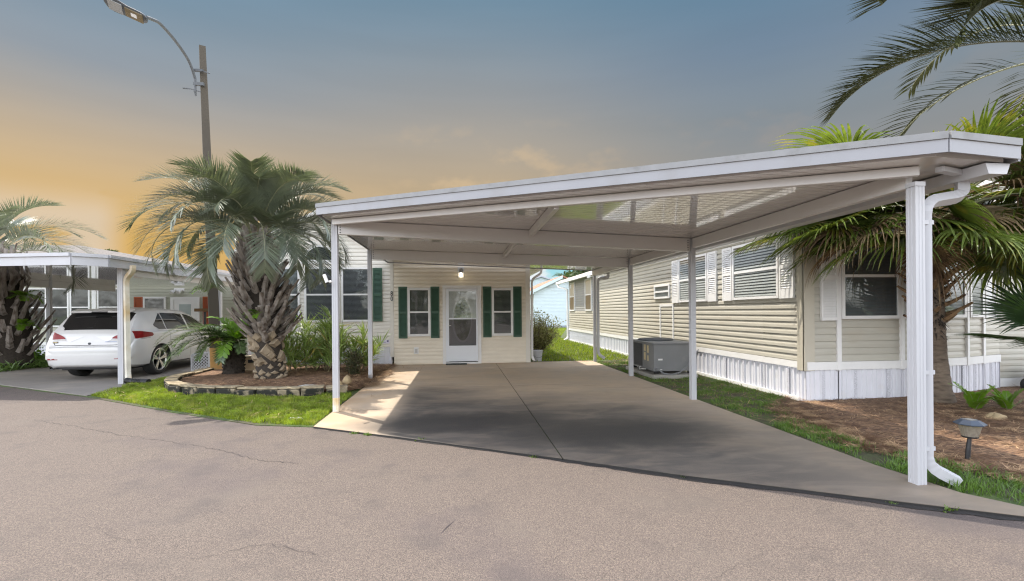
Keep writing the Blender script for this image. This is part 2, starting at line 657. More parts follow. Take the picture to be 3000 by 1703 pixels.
def mat_nodes(name):
    m = bpy.data.materials.new(name)
    m.use_nodes = True
    MATS[name] = m
    return m, m.node_tree.nodes, m.node_tree.links, m.node_tree.nodes['Principled BSDF']


class NB:
    """small node helper"""

    def __init__(s, N, L):
        s.N, s.L = N, L
        s.tc = N.new('ShaderNodeTexCoord')

    def noise(s, scale, detail=5, rough=0.6, stretch=None, dist=0.0):
        n = s.N.new('ShaderNodeTexNoise')
        n.inputs['Scale'].default_value = scale
        n.inputs['Detail'].default_value = detail
        n.inputs['Roughness'].default_value = rough
        n.inputs['Distortion'].default_value = dist
        v = s.tc.outputs['Object']
        if stretch:
            mp = s.N.new('ShaderNodeMapping')
            mp.inputs['Scale'].default_value = stretch
            s.L.new(v, mp.inputs[0])
            v = mp.outputs[0]
        s.L.new(v, n.inputs['Vector'])
        return n.outputs[0]

    def vor(s, scale, feature='F1', out='Distance', rand=1.0):
        n = s.N.new('ShaderNodeTexVoronoi')
        n.feature = feature
        n.inputs['Scale'].default_value = scale
        n.inputs['Randomness'].default_value = rand
        s.L.new(s.tc.outputs['Object'], n.inputs['Vector'])
        return n.outputs[out]

    def rng(s, v, a, b, c=0.0, d=1.0, smooth=True):
        m = s.N.new('ShaderNodeMapRange')
        if smooth:
            m.interpolation_type = 'SMOOTHSTEP'
        s.L.new(v, m.inputs[0])
        for i, q in enumerate((a, b, c, d)):
            m.inputs[i + 1].default_value = q
        return m.outputs[0]

    def mix(s, f, a, b, mode='MIX'):
        m = s.N.new('ShaderNodeMix')
        m.data_type = 'RGBA'
        m.blend_type = mode
        for i, v in ((0, f), (6, a), (7, b)):
            if isinstance(v, tuple):
                m.inputs[i].default_value = (*v[:3], 1)
            elif isinstance(v, (int, float)):
                m.inputs[i].default_value = v
            else:
                s.L.new(v, m.inputs[i])
        return m.outputs[2]

    def math(s, op, a, b=None):
        m = s.N.new('ShaderNodeMath')
        m.operation = op
        for i, v in enumerate((a, b)):
            if v is None:
                continue
            if isinstance(v, (int, float)):
                m.inputs[i].default_value = v
            else:
                s.L.new(v, m.inputs[i])
        return m.outputs[0]

    def bump(s, h, strength, dist, bsdf):
        b = s.N.new('ShaderNodeBump')
        b.inputs['Strength'].default_value = strength
        b.inputs['Distance'].default_value = dist
        s.L.new(h, b.inputs['Height'])
        s.L.new(b.outputs[0], bsdf.inputs['Normal'])


def mat_asphalt():
    m, N, L, b = mat_nodes('asphalt')
    k = NB(N, L)
    b.inputs['Roughness'].default_value = 0.82
    b.inputs['Specular IOR Level'].default_value = 0.35
    stone = k.vor(150, out='Color')
    sv = N.new('ShaderNodeSeparateColor')
    L.new(stone, sv.inputs[0])
    dist = k.vor(150)
    c = k.mix(k.rng(sv.outputs[0], 0.35, 0.95), (0.112, 0.088, 0.074), (0.182, 0.144, 0.117))
    c = k.mix(k.rng(dist, 0.42, 0.75, 0, 0.75), c, (0.035, 0.029, 0.027))
    c = k.mix(k.rng(k.noise(160, 3), 0.45, 0.7, 0, 0.5), c, (0.135, 0.111, 0.094))
    # wear: smoother pale lanes, mauve and dark patches
    c = k.mix(k.rng(k.noise(0.55, 4), 0.48, 0.68, 0, 0.62), c, (0.078, 0.062, 0.062))
    c = k.mix(k.rng(k.noise(0.9, 5), 0.5, 0.7, 0, 0.5), c, (0.115, 0.095, 0.08))
    c = k.mix(k.rng(k.noise(2.2, 6), 0.5, 0.75, 0, 0.4), c, (0.058, 0.05, 0.046))
    L.new(c, b.inputs['Base Color'])
    k.bump(k.math('SUBTRACT', 1.0, dist), 0.55, 0.006, b)
    return m


def mat_slab():
    m, N, L, b = mat_nodes('driveway_concrete')
    k = NB(N, L)
    b.inputs['Roughness'].default_value = 0.62
    sx = N.new('ShaderNodeSeparateXYZ')
    L.new(k.tc.outputs['Object'], sx.inputs[0])
    x, y = sx.outputs[0], sx.outputs[1]
    base = k.mix(k.rng(k.noise(1.1, 5), 0.35, 0.65), (0.50, 0.385, 0.27), (0.43, 0.345, 0.26))
    base = k.mix(k.rng(k.noise(4.5, 6, stretch=(1, 2.5, 1)), 0.5, 0.75, 0, 0.4), base, (0.33, 0.28, 0.215))
    # rusty border stain on the left edge and along the back
    edge = k.rng(x, -1.95, -0.9, 1, 0)
    edge = k.math('MULTIPLY', edge, k.rng(k.noise(1.7, 4), 0.3, 0.6))
    base = k.mix(k.math('MULTIPLY', edge, 0.6), base, (0.42, 0.26, 0.12))
    back = k.math('MULTIPLY', k.rng(y, 12.7, 13.3), k.rng(k.noise(2.0, 4), 0.35, 0.6))
    base = k.mix(k.math('MULTIPLY', back, 0.5), base, (0.30, 0.19, 0.09))
    # tyre and oil grime: distance from the diagonal road edge, broken by noise
    d = k.math('ADD', k.math('MULTIPLY', x, 0.52), k.math('MULTIPLY', y, 0.854))   # along the normal of the road edge (4.45 at the edge)
    wob = k.math('MULTIPLY', k.math('SUBTRACT', k.noise(0.8, 4, stretch=(0.7, 1.2, 1)), 0.5), 2.2)
    dd = k.math('ADD', d, wob)
    g1 = k.rng(dd, 6.1, 8.7, 1, 0)
    xin = k.math('MULTIPLY', k.rng(x, -1.2, -0.7), k.rng(x, 2.3, 4.0, 1, 0.6))
    grime = k.math('MULTIPLY', g1, xin)
    base = k.mix(k.math('MULTIPLY', grime, k.rng(k.noise(2.6, 6, stretch=(.6, 1.5, 1), dist=.8), .3, .65, .78, .97)), base, (0.044, 0.041, 0.039))
    # two deeper tyre bands
    for (cx0, cy0, rx, ry) in ((0.0, 6.25, 1.25, 0.5), (1.75, 5.45, 1.2, 0.6)):
        q = k.math('ADD', k.math('POWER', k.math('DIVIDE', k.math('ADD', x, -cx0), rx), 2.0),
                   k.math('POWER', k.math('DIVIDE', k.math('ADD', k.math('ADD', y, k.math('MULTIPLY', k.math('SUBTRACT', k.noise(1.6, 4), 0.5), 0.9)), -cy0), ry), 2.0))
        base = k.mix(k.rng(q, 0.0, 2.2, 0.95, 0), base, (0.012, 0.0115, 0.012))
    base = k.mix(k.rng(k.noise(120, 2), 0.35, 0.7, 0, 0.22), base, (0.18, 0.16, 0.14))
    base = k.mix(k.rng(k.noise(1.9, 6, stretch=(0.4, 1.6, 1), dist=1.2), 0.55, 0.7, 0, 0.25), base, (0.16, 0.125, 0.10))
    base = k.mix(k.rng(sx.outputs[2], -0.006, -0.003, 1, 0), base, (0.018, 0.016, 0.014))   # darker on the edge faces below the slab top
    L.new(base, b.inputs['Base Color'])
    k.bump(k.noise(90, 4), 0.25, 0.004, b)
    return m


def mat_lawn():
    m, N, L, b = mat_nodes('lawn_ground')
    k = NB(N, L)
    b.inputs['Roughness'].default_value = 0.9
    c = k.mix(k.rng(k.noise(6, 6), 0.35, 0.65), (0.075, 0.12, 0.02), (0.05, 0.085, 0.018))
    c = k.mix(k.rng(k.noise(2.2, 6), 0.42, 0.6, 0, 0.85), c, (0.07, 0.055, 0.035))
    L.new(c, b.inputs['Base Color'])
    k.bump(k.noise(60, 5), 0.8, 0.03, b)
    return m


def mat_mulch():
    m, N, L, b = mat_nodes('pine_straw_ground')
    k = NB(N, L)
    b.inputs['Roughness'].default_value = 0.9
    c = k.mix(k.rng(k.noise(9, 6, stretch=(1, 2, 1), dist=1.5), 0.4, 0.6), (0.09, 0.045, 0.024), (0.26, 0.15, 0.08))
    c = k.mix(k.rng(k.noise(30, 5), 0.5, 0.75, 0, 0.6), c, (0.05, 0.03, 0.02))
    L.new(c, b.inputs['Base Color'])
    k.bump(k.noise(35, 6), 0.9, 0.03, b)
    return m


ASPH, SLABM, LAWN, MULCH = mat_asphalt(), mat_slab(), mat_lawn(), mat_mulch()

g = MB().add([(-700, -700, -0.06), (700, -700, -0.06), (700, 900, -0.06), (-700, 900, -0.06)], [(0, 1, 2, 3)])
structure(g.build('ground', mat('far_ground', (0.10, 0.13, 0.04), 0.95, 0.3, 0.5)))
g = MB().add([(x, y, -0.022) for x, y in EDGE] + [(40, -60, -0.022), (-60, -60, -0.022)], [tuple(range(len(EDGE) + 1, -1, -1))])
structure(g.build('road', ASPH, fixn=True))
# raised lawn sheet north of the road edge
g = MB().add([(x, y, -0.012) for x, y in EDGE] + [(60, 120, -0.012), (-60, 120, -0.012)], [tuple(range(len(EDGE) + 2))])
g.add([(x, y, -0.012) for x, y in EDGE] + [(x, y, -0.06) for x, y in EDGE], [(i, i + len(EDGE), i + len(EDGE) + 1, i + 1) for i in range(len(EDGE) - 1)])
structure(g.build('lawn', LAWN, fixn=True))

# driveway slab in six panels with open joints
ax, ay = 0.97 - (-1.84), 4.59 - 6.29
SL = [(-1.84, 13.34), (-1.85, 6.26), (-0.892, 5.70), (0.958, 4.57), (1.878, 3.98), (3.288, 3.18), (4.05, 2.755), (4.02, 3.0), (3.84, 3.3), (3.76, 4.0), (3.75, 13.40)]
g = MB()
J = 0.006
for (xa, xb) in ((-3, 0.977 - J), (0.977 + J, 6)):
    for (ya, yb) in ((0, 7.25 - J), (7.25 + J, 9.25 - J), (9.25 + J, 20)):
        P = clip(clip(clip(clip(SL, 1, 0, xa), -1, 0, -xb), 0, 1, ya), 0, -1, -yb)
        if len(P) > 2:
            g.prism(P, -0.09, 0.0)
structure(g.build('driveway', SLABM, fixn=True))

# neighbour's driveway
NBD = mat('grey_driveway_concrete', (0.20, 0.18, 0.16), 0.7, 0.15, 1.5, bump=0.1, bscale=60, col2=(0.30, 0.26, 0.21), c2scale=0.8)
g = MB()
P1 = [(-12.6, 13.0 - 0.15), (-9.43, 10.95), (-7.98, 10.07), (-6.6, 9.24), (-6.55, 9.9), (-6.75, 10.5), (-6.4, 12.6), (-6.4, 18.9), (-12.0, 18.9), (-12.2, 15.9)]
for (ya, yb) in ((0, 11.6), (11.615, 30)):
    g.prism(clip(clip(P1, 0, 1, ya), 0, -1, -yb), -0.05, 0.003)
structure(g.build('neighbor_driveway', NBD, fixn=True))

# raised planting bed on the left, mulch bed on the right
BED = [(-6.02, 12.3), (-5.95, 11.2), (-5.93, 10.6), (-5.66, 9.95), (-5.2, 9.4), (-4.82, 9.14), (-4.15, 8.95), (-3.44, 8.76), (-2.67, 8.62), (-2.1, 8.85), (-1.88, 9.2), (-1.86, 13.3), (-5.7, 13.3)]
cxm, cym = -3.6, 10.8
g = MB()
n = len(BED)
ring = [(x, y, 0.085) for x, y in BED] + [((x - cxm) * .55 + cxm, (y - cym) * .55 + cym, 0.16) for x, y in BED]
for i in range(n):      # lower toward the driveway
    if BED[i][0] > -2.2:
        ring[i] = (BED[i][0], BED[i][1], 0.012)
g.add(ring, [(i, (i + 1) % n, n + (i + 1) % n, n + i) for i in range(n)] + [tuple(range(n, 2 * n))])
structure(g.build('planting_bed', MULCH, fixn=True))
BEDR = [(5.33, 7.0), (4.75, 6.6), (4.28, 5.4), (4.2, 4.5), (4.45, 3.9), (4.75, 3.4), (5.8, 2.4), (9.5, 0.4), (14, 0.4), (14, 7.8), (9.4, 7.8), (8.3, 7.5)]
g = MB()
n = len(BEDR)
ring = [(x, y, -0.008) for x, y in BEDR] + [((x - 7.3) * .8 + 7.3, (y - 5) * .8 + 5, 0.03) for x, y in BEDR]
g.add(ring, [(i, (i + 1) % n, n + (i + 1) % n, n + i) for i in range(n)] + [tuple(range(n, 2 * n))])
structure(g.build('mulch_bed', MULCH, fixn=True))

# soil edge by the slab, coloured near black for the gap's shade, cracks in the asphalt
rnd = random.Random(3)


def crack(pts, w):
    m = MB()
    fine = []
    for (a, b) in zip(pts[:-1], pts[1:]):
        L_ = math.dist(a, b)
        k = max(2, int(L_ / 0.05))
        for i in range(k):
            t = i / k
            fine.append((a[0] + (b[0] - a[0]) * t + rnd.gauss(0, 0.016), a[1] + (b[1] - a[1]) * t + rnd.gauss(0, 0.016)))
    vs = []
    for i, p in enumerate(fine):
        q = fine[min(i + 1, len(fine) - 1)]
        o_ = fine[max(i - 1, 0)]
        d = Vector((q[0] - o_[0], q[1] - o_[1]))
        d = d.normalized() if d.length else Vector((1, 0))
        ww = w * rnd.uniform(0.25, 1.0)
        vs += [(p[0] - d.y * ww, p[1] + d.x * ww, -0.018), (p[0] + d.y * ww, p[1] - d.x * ww, -0.018)]
    m.add(vs, [(2 * i, 2 * i + 2, 2 * i + 3, 2 * i + 1) for i in range(len(fine) - 1)])
    return m


CRK = mat('crack_tar', (0.035, 0.03, 0.03), 0.9, 0.2, 20)
road = bpy.data.objects['road']
for pts, w in (([(-5.9, 7.3), (-4.9, 6.75), (-4.1, 6.24), (-2.97, 5.65), (-2.5, 5.35), (-1.95, 4.93), (-1.5, 4.8)], 0.004),
               ([(-1.9, 4.4), (-1.3, 4.25), (-0.6, 4.35)], 0.0012), ([(-2.6, 3.6), (-2.2, 3.35), (-1.9, 3.3)], 0.0014),
               ([(1.3, 2.4), (1.9, 2.75), (2.3, 2.62)], 0.0012), ([(-1.6, 3.0), (-1.2, 3.15), (-0.8, 2.95)], 0.002)):
    o = crack(pts, w).build('crack', CRK, road)
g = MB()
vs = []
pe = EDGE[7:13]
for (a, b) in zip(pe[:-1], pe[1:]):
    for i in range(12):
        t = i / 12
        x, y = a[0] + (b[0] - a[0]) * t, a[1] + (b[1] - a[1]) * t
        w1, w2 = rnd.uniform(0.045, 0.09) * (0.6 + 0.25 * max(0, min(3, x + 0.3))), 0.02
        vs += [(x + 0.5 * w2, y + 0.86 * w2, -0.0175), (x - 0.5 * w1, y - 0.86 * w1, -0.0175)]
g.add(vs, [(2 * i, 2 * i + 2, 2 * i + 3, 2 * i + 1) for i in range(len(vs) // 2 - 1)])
structure(g.build('shaded_soil_strip', SHADED_SOIL, fixn=True))

# ================================================================== CARPORT
RS = 0.0369                                   # roof falls to the right


def rz(x):
    return 2.775 - RS * (x + 1.85)


cp = thing('carport', 'white aluminium carport with sloping roof over the concrete driveway', 'carport', (1.0, 8.2, 0))
XL, XRr, YB = -1.96, 4.26, 13.18
FA, FB, FC = (XL, 6.88), (3.61, 3.18), (XRr, 3.22)     # front edge corners
ROOF = [(FA[0] + .05, FA[1] + .06), (FB[0] - .02, FB[1] + .07), (FC[0] - .05, FC[1] + .06), (XRr - .05, YB), (XL + .05, YB)]
m = MB()
n = len(ROOF)
m.add([(x, y, rz(x) + 0.005) for x, y in ROOF] + [(x, y, rz(x) + 0.095) for x, y in ROOF],
      [tuple(range(n)), tuple(range(2 * n - 1, n - 1, -1))] + [(i, n + i, n + (i + 1) % n, (i + 1) % n) for i in range(n)])
m.build('roof_panel', CEIL, cp, fixn=True)
# pan seams on the underside, running down the slope
m = MB()
y = 3.6
while y < YB - 0.1:
    xs = XL + 0.05
    if y < FA[1]:
        xs = FB[0] + (FA[0] - FB[0]) * (y - FB[1]) / (FA[1] - FB[1]) + 0.08
    if xs < 4.1:
        m.hexa([(xs, y, rz(xs) + 0.0035), (4.2, y, rz(4.2) + 0.0035), (4.2, y + 0.006, rz(4.2) + 0.0035), (xs, y + 0.006, rz(xs) + 0.0035),
                (xs, y, rz(xs) + 0.006), (4.2, y, rz(4.2) + 0.006), (4.2, y + 0.006, rz(4.2) + 0.006), (xs, y + 0.006, rz(xs) + 0.006)])
    y += 0.105
m.build('panel_seam', mat('seam_grey', (0.42, 0.40, 0.38), .4, .05, 3), cp)


def edge_strip(mb, p, q, zb, zt, th, out=0.0, dz=None):
    """upright board along a roof edge from p to q; offsets relative to the roof underside"""
    d = Vector((q[0] - p[0], q[1] - p[1]))
    nn = Vector((d.y, -d.x)).normalized()
    P = []
    for z0 in (zb, zt):
        for (pt, o_) in ((p, out), (q, out), (q, out + th), (p, out + th)):
            P.append((pt[0] + nn.x * o_, pt[1] + nn.y * o_, rz(pt[0]) + z0))
    mb.hexa(P)


m = MB()
edge_strip(m, FA, FB, 0.012, 0.11, 0.02)
edge_strip(m, FB, FC, 0.012, 0.11, 0.0195)
edge_strip(m, (XL, YB), FA, 0.012, 0.11, 0.019)
edge_strip(m, FC, (XRr, YB), 0.0, 0.11, 0.021)
edge_strip(m, (XRr, YB), (XL, YB), -0.01, 0.12, 0.02)
m.build('fascia', mat('chalky_white_fascia', (0.30, 0.30, 0.315), 0.5, 0.05, 2.0, col2=(0.23, 0.22, 0.205), c2scale=1.5, c2range=(0.55, 0.8), stretch=(1, 1, .3)), cp, fixn=True)
m = MB()
CAPM = mat('weathered_white_cap', (0.25, 0.25, 0.25), 0.6, 0.1, 9.0, col2=(0.19, 0.185, 0.175), c2scale=7, c2range=(0.55, 0.8))
edge_strip(m, FA, FB, 0.111, 0.165, 0.10, -0.068)
edge_strip(m, FB, FC, 0.111, 0.1645, 0.10, -0.0685)
edge_strip(m, (XL, YB), FA, 0.111, 0.1642, 0.10, -0.069)
edge_strip(m, FC, (XRr, YB), 0.111, 0.1638, 0.10, -0.0692)
m.build('fascia_cap', CAPM, cp, fixn=True)
m = MB()
c_ = ((FA[0] + FB[0]) / 2 - .55, (FA[1] + FB[1]) / 2 + .37)
d_ = Vector((FB[0] - FA[0], FB[1] - FA[1])).normalized() * 0.003
edge_strip(m, (c_[0] - d_.x, c_[1] - d_.y), (c_[0] + d_.x, c_[1] + d_.y), 0.014, 0.108, 0.0215)
m.build('fascia_joint', DGREY, cp)

L1, L2 = (-1.80, 7.17), (-1.92, 10.5)
R1, R2, R3, R4 = (3.70, 3.52), (3.70, 7.30), (3.71, 10.12), (3.79, 13.22)
BH = 0.205


def cross_beam(p, q):
    m = MB()
    d = Vector((q[0] - p[0], q[1] - p[1])).normalized() * 0.035
    nn = Vector((d.y, -d.x)).normalized() * 0.04
    P = []
    for dz in (-BH, -0.001):
        for (pt, s_) in ((p, 1), (q, 1), (q, -1), (p, -1)):
            P.append((pt[0] + nn.x * s_, pt[1] + nn.y * s_, rz(pt[0]) + dz))
    m.hexa(P)
    return m


BEAM = mat('white_beam', (0.60, 0.575, 0.55), 0.35, 0.04, 2.0)
for p, q in ((L1, R2), (L2, R3)):
    d = Vector((q[0] - p[0], q[1] - p[1])).normalized()
    b = cross_beam((p[0] + d.x * .052, p[1]), (q[0] - d.x * .052, q[1])).build('beam', BEAM, cp, bevel=0.006)
    sc = MB()
    for k in range(5):
        for (pt, sg) in ((p, 1), (q, -1)):
            xx = pt[0] + sg * 0.085
            zz = rz(pt[0]) - 0.03 - k * 0.038
            sc.box(xx - .007, xx + .007, pt[1] - .046, pt[1] - .0402, zz - .007, zz + .007)
    sc.build('screw', BLACK, b)


def long_beam(x, y0, y1, w, hh, top=0.0):
    m = MB()
    m.box(x - w / 2, x + w / 2, y0, y1, rz(x) - hh, rz(x) - 0.0025 - top)
    return m


# front diagonal beam from post to post, side beams, hanger beams in mid roof
m = MB()
fa, fb = (-1.80, 7.10), (3.68, 3.47)
cross_beam(fa, fb)
d = Vector((fb[0] - fa[0], fb[1] - fa[1]))
nn = Vector((d.y, -d.x)).normalized() * 0.03
P = []
for dz in (-0.078, -0.002):
    for (pt, s_) in ((fa, 1), (fb, 1), (fb, -1), (fa, -1)):
        P.append((pt[0] + nn.x * s_, pt[1] + nn.y * s_, rz(pt[0]) + dz))
m.hexa(P)
m.build('beam', BEAM, cp, bevel=0.005)
long_beam(3.71, 3.58, R2[1] - .052, 0.06, 0.15).build('beam', BEAM, cp, bevel=0.005)
long_beam(3.715, R2[1] + .052, R3[1] - .052, 0.06, 0.15).build('beam', BEAM, cp, bevel=0.005)
long_beam(3.74, R3[1] + .052, R4[1] - .055, 0.06, 0.15).build('beam', BEAM, cp, bevel=0.005)
long_beam(1.08, 5.25, 7.19, 0.06, 0.10).build('purlin', BEAM, cp, bevel=0.004)
long_beam(0.95, 7.30, 10.2, 0.055, 0.09).build('purlin', BEAM, cp, bevel=0.004)
m = MB()
m.obox((3.93, 3.45, rz(3.9) - 0.03), (0.12, 0.03, -0.004), (0.006, -0.03, 0), (0, 0, 0.02))
m.build('bracket', WHITE, cp)


def post(p, top, mats_, w=0.098, split=None, corr=True):
    m = MB()
    h = w / 2
    x, y = p
    # grooved square tube
    prof = []
    for (sx_, sy_, dx, dy) in ((-1, -1, 1, 0), (1, -1, 0, 1), (1, 1, -1, 0), (-1, 1, 0, -1)):
        for t, dp in ((0, 0), (0.22, 0), (0.25, .004), (0.40, .004), (0.43, 0), (0.57, 0), (0.60, .004), (0.75, .004), (0.78, 0)):
            prof.append((x + sx_ * h + dx * w * t - dp * dy * 1.0 * (1 if dy else 0) , y + sy_ * h + dy * w * t + dp * dx))
    n_ = len(prof)
    zs = [-0.02, split, top] if split else [-0.02, top]
    vs = [(a, b_, z) for z in zs for a, b_ in prof]
    for k in range(len(zs) - 1):
        m.add(vs[k * n_:(k + 2) * n_], [(i, (i + 1) % n_, n_ + (i + 1) % n_, n_ + i) for i in range(n_)], 1 if (split and k == 0) else 0)
    m.add([(a, b_, top) for a, b_ in prof], [tuple(range(n_))])
    return m


RUSTW = mat('rust_stained_white', (0.66, 0.50, 0.28), 0.55, 0.2, 9.0, col2=(0.74, 0.70, 0.62), c2scale=5, c2range=(0.45, 0.6))
for p, sp in ((L1, 0.2), (L2, None), (R1, None), (R2, None), (R3, None), (R4, None)):
    wd = 0.084 if p == R1 else (0.07 if p == R4 else 0.082)
    tz = rz(p[0]) - (0.003 if p not in (R1,) else 0.155)
    post(p, tz, None, wd, sp).build('post', [WHITE, RUSTW], cp, fixn=True)
m = MB()
m.box(R1[0] - .046, R1[0] + .046, R1[1] - .046, R1[1] + .046, rz(R1[0]) - 0.153, rz(R1[0]) - 0.118)
m.build('post_cap', WHITE, cp)
# gutter hung under the right edge
m = MB()
gx0, gx1 = XRr - 0.22, XRr - 0.002
gz = rz(XRr)
m.add([(gx1, y_, gz - .002) for y_ in (3.27, YB)] + [(gx1 - .03, y_, gz - .085) for y_ in (3.27, YB)] + [(gx0 + .03, y_, gz - .085) for y_ in (3.27, YB)] + [(gx0, y_, gz - .002) for y_ in (3.27, YB)],
      [(0, 1, 3, 2), (2, 3, 5, 4), (4, 5, 7, 6), (0, 2, 4, 6), (1, 7, 5, 3)])
m.build('gutter', WHITE, cp, fixn=True)
ds = downspout([(4.13, 3.52, gz - .083), (4.13, 3.52, gz - .2), (3.80, 3.53, 2.30), (3.795, 3.53, 0.14), (3.97, 3.43, 0.03)], 0.078)
ds.build('downspout', WHITE, cp)
m = MB()
for zz in (0.92, 2.14, 0.30):
    m.box(3.795 - .04, 3.795 + .04, 3.53 - .04, 3.53 + .04, zz - .03, zz + .004)
m.build('pipe_collar', WHITE, cp)
ds = downspout([(4.13, 13.0, gz - .083), (4.13, 13.02, gz - .2), (3.885, 13.20, 2.36), (3.88, 13.20, 0.2), (4.05, 13.12, 0.08)], 0.075)
ds.build('downspout', WHITE, cp)

# ================================================================== MAIN HOUSE
hs = thing('mobile_home', 'cream sided park home with green shutters and number 80', 'house', (0, 13.3, 0))
YF = 13.30
FA_ = ((0, YF), (1, 0), (0, -1))               # annex wall, outward -y
FL_ = ((0, YF + 0.06), (1, 0), (0, -1))        # left wing wall
m = MB()
siding(m, FA_, -1.80, 1.93, 0.02, 2.86, 0.104, 0.016)
m.box(-1.8, 1.93, YF + 0.0015, YF + 9, 0.0, 2.86)
m.build('porch_wall', CREAM, hs)
# left wing: gable end 3.8 m wide, ridge 4.05
GC, GH = -3.74, 4.02


def gable(z):
    if z < 3.05:
        return (-9, 9)
    t = (GH - z) / (GH - 3.05)
    return (GC - 1.9 * t, GC + 1.9 * t) if t > 0.02 else None


m = MB()
siding(m, FL_, GC - 1.88, -1.84, 0.56, GH, 0.104, 0.015, top=gable)
m.box(GC - 1.87, -1.86, YF + 0.07, YF + 11, 0.06, 3.05)
m.add([(GC - 1.87, YF + .0615, 3.05), (-1.86, YF + .0615, 3.05), (GC, YF + .0615, GH)], [(0, 1, 2)])
m.build('wall', CREAM2, hs)
m = MB()
skirting(m, FL_, GC - 1.86, -1.86, -0.02, 0.5, 0.2)
m.build('skirting', SKIRT, hs)
m = MB()
IVORY = mat('ivory_trim', (0.74, 0.70, 0.62), 0.45, 0.05, 3.0)
wbox(m, FL_, GC - 1.87, -1.845, 0.49, 0.565, 0.0, 0.03)
m.build('skirt_trim', IVORY, hs)
for fr_, a_, b_, c_, d_, e_ in ((FL_, -1.90, -1.805, 0.22, 3.0, 0.075), (FA_, 1.83, 1.955, 0.0, 2.8, 0.026)):
    m = MB()
    wbox(m, fr_, a_, b_, c_, d_, 0.001, e_)
    m.build('corner_trim', IVORY, hs)
m = MB()
for sg in (-1, 1):
    e = 2.05
    P = []
    for (y0, y1) in ((YF - 0.28, YF + 11),):
        a, bb = (GC, GH + .03), (GC + sg * e, GH + .03 - e * (GH - 3.05) / 1.9)
        P = [(a[0], y0, a[1]), (bb[0], y0, bb[1]), (bb[0], y1, bb[1]), (a[0], y1, a[1])]
        m.hexa(P + [(p[0], p[1], p[2] + .09) for p in P])
m.hexa([(-1.8, YF - .02, 2.84), (2.32, YF - .02, 2.68), (2.32, YF + 9.2, 2.68), (-1.8, YF + 9.2, 2.84), (-1.8, YF - .02, 2.93), (2.32, YF - .02, 2.77), (2.32, YF + 9.2, 2.77), (-1.8, YF + 9.2, 2.93)])
m.build('roof', mat('pale_roof_metal', (0.62, 0.60, 0.56), 0.5, 0.1, 2.0), hs, fixn=True)
m = MB()
m.box(2.24, 2.35, YF - 0.05, YF + 9.2, 2.62, 2.72)
m.build('gutter', WHITE2, hs)
downspout([(2.28, YF - .02, 2.62), (2.28, YF + .0, 2.5), (2.02, YF + .05, 2.34), (2.01, YF + .06, 0.12), (2.06, YF - .03, 0.05)], 0.06).build('downspout', WHITE2, hs)
m = MB()
m.hexa([(1.95, YF + .02, 2.66), (2.25, YF + .02, 2.655), (2.25, YF + 9, 2.655), (1.95, YF + 9, 2.66), (1.95, YF + .02, 2.68), (2.25, YF + .02, 2.675), (2.25, YF + 9, 2.675), (1.95, YF + 9, 2.68)])
m.build('soffit', WHITE2, hs)

WING = [(-5.08, -4.27), (-4.15, -3.24), (-3.19, -2.40)]
for a, b_ in WING:
    window(hs, FL_, a, b_, 1.19, 2.66, 0.05)
# half-round window over the middle pair
aw = MB()
k = 22
ro, ri = 0.42, 0.37
ang = [math.pi * i / k for i in range(k + 1)]
cz = 2.86
vs = []
for d_ in (0.0, 0.045):
    for r_ in (ro, ri):
        vs += [wpt(*FL_, GC + r_ * math.cos(a), d_, cz + r_ * 0.95 * math.sin(a)) for a in ang]
q = k + 1
fs = []
for i in range(k):
    fs += [(2 * q + i, 2 * q + i + 1, 3 * q + i + 1, 3 * q + i), (i, i + 1, 2 * q + i + 1, 2 * q + i), (q + i, 3 * q + i, 3 * q + i + 1, q + i + 1)]
aw.add(vs, fs)
wbox(aw, FL_, GC - ro, GC + ro, cz - .05, cz, 0.0, 0.047)
wbox(aw, FL_, GC - .62, GC + .62, cz - .10, cz - .052, 0.0, 0.03)
awo = aw.build('arch_window', WHITE2, hs)
m = MB()
m.add([wpt(*FL_, GC + ri * math.cos(a), 0.022, cz + ri * .95 * math.sin(a)) for a in ang], [tuple(range(k + 1))])
m.build('backing', DARK, awo)
m = MB()
m.add([wpt(*FL_, GC + ri * math.cos(a), 0.034, cz + ri * .95 * math.sin(a)) for a in ang], [tuple(range(k + 1))])
m.build('pane', GLASS, awo)
shutter(hs, FL_, -2.36, -2.11, 1.19, 2.64, GREEN)
shutter(hs, FL_, -5.37, -5.12, 1.19, 2.64, GREEN)

BROWNG = mat('curtain_dark', (0.05, 0.045, 0.04), 0.8, 0.4, 4.0)
window(hs, FA_, -1.43, -0.81, 0.77, 2.10, 0.065, back=BROWNG, bm=mat('dim_blind', (0.13, 0.13, 0.125), 0.5, 0.05, 5))
window(hs, FA_, 0.87, 1.47, 0.76, 2.09, 0.065, back=DARK, bm=MATS['dim_blind'])
for a, b_ in ((-1.67, -1.435), (-0.805, -0.57), (0.63, 0.865), (1.475, 1.71)):
    shutter(hs, FA_, a, b_, 0.72, 2.13, GREEN)

# front door: casing, storm door, decorative oval glass behind
dr = MB()
wbox(dr, FA_, -0.48, -0.40, 0.0, 2.16, 0.0, 0.055)
wbox(dr, FA_, 0.49, 0.575, 0.0, 2.16, 0.0, 0.055)
wbox(dr, FA_, -0.40, 0.49, 2.08, 2.16, 0.0, 0.054)
wbox(dr, FA_, -0.40, 0.49, 0.0, 0.045, 0.0, 0.06)
dro = dr.build('door_frame', WHITE2, hs)
m = MB()
wbox(m, FA_, -0.395, 0.485, 0.05, 2.075, 0.001, 0.0185)
FROST = mat('door_panel_grey', (0.50, 0.49, 0.47), 0.35, 0.04, 5)
dob = m.build('door', FROST, hs)
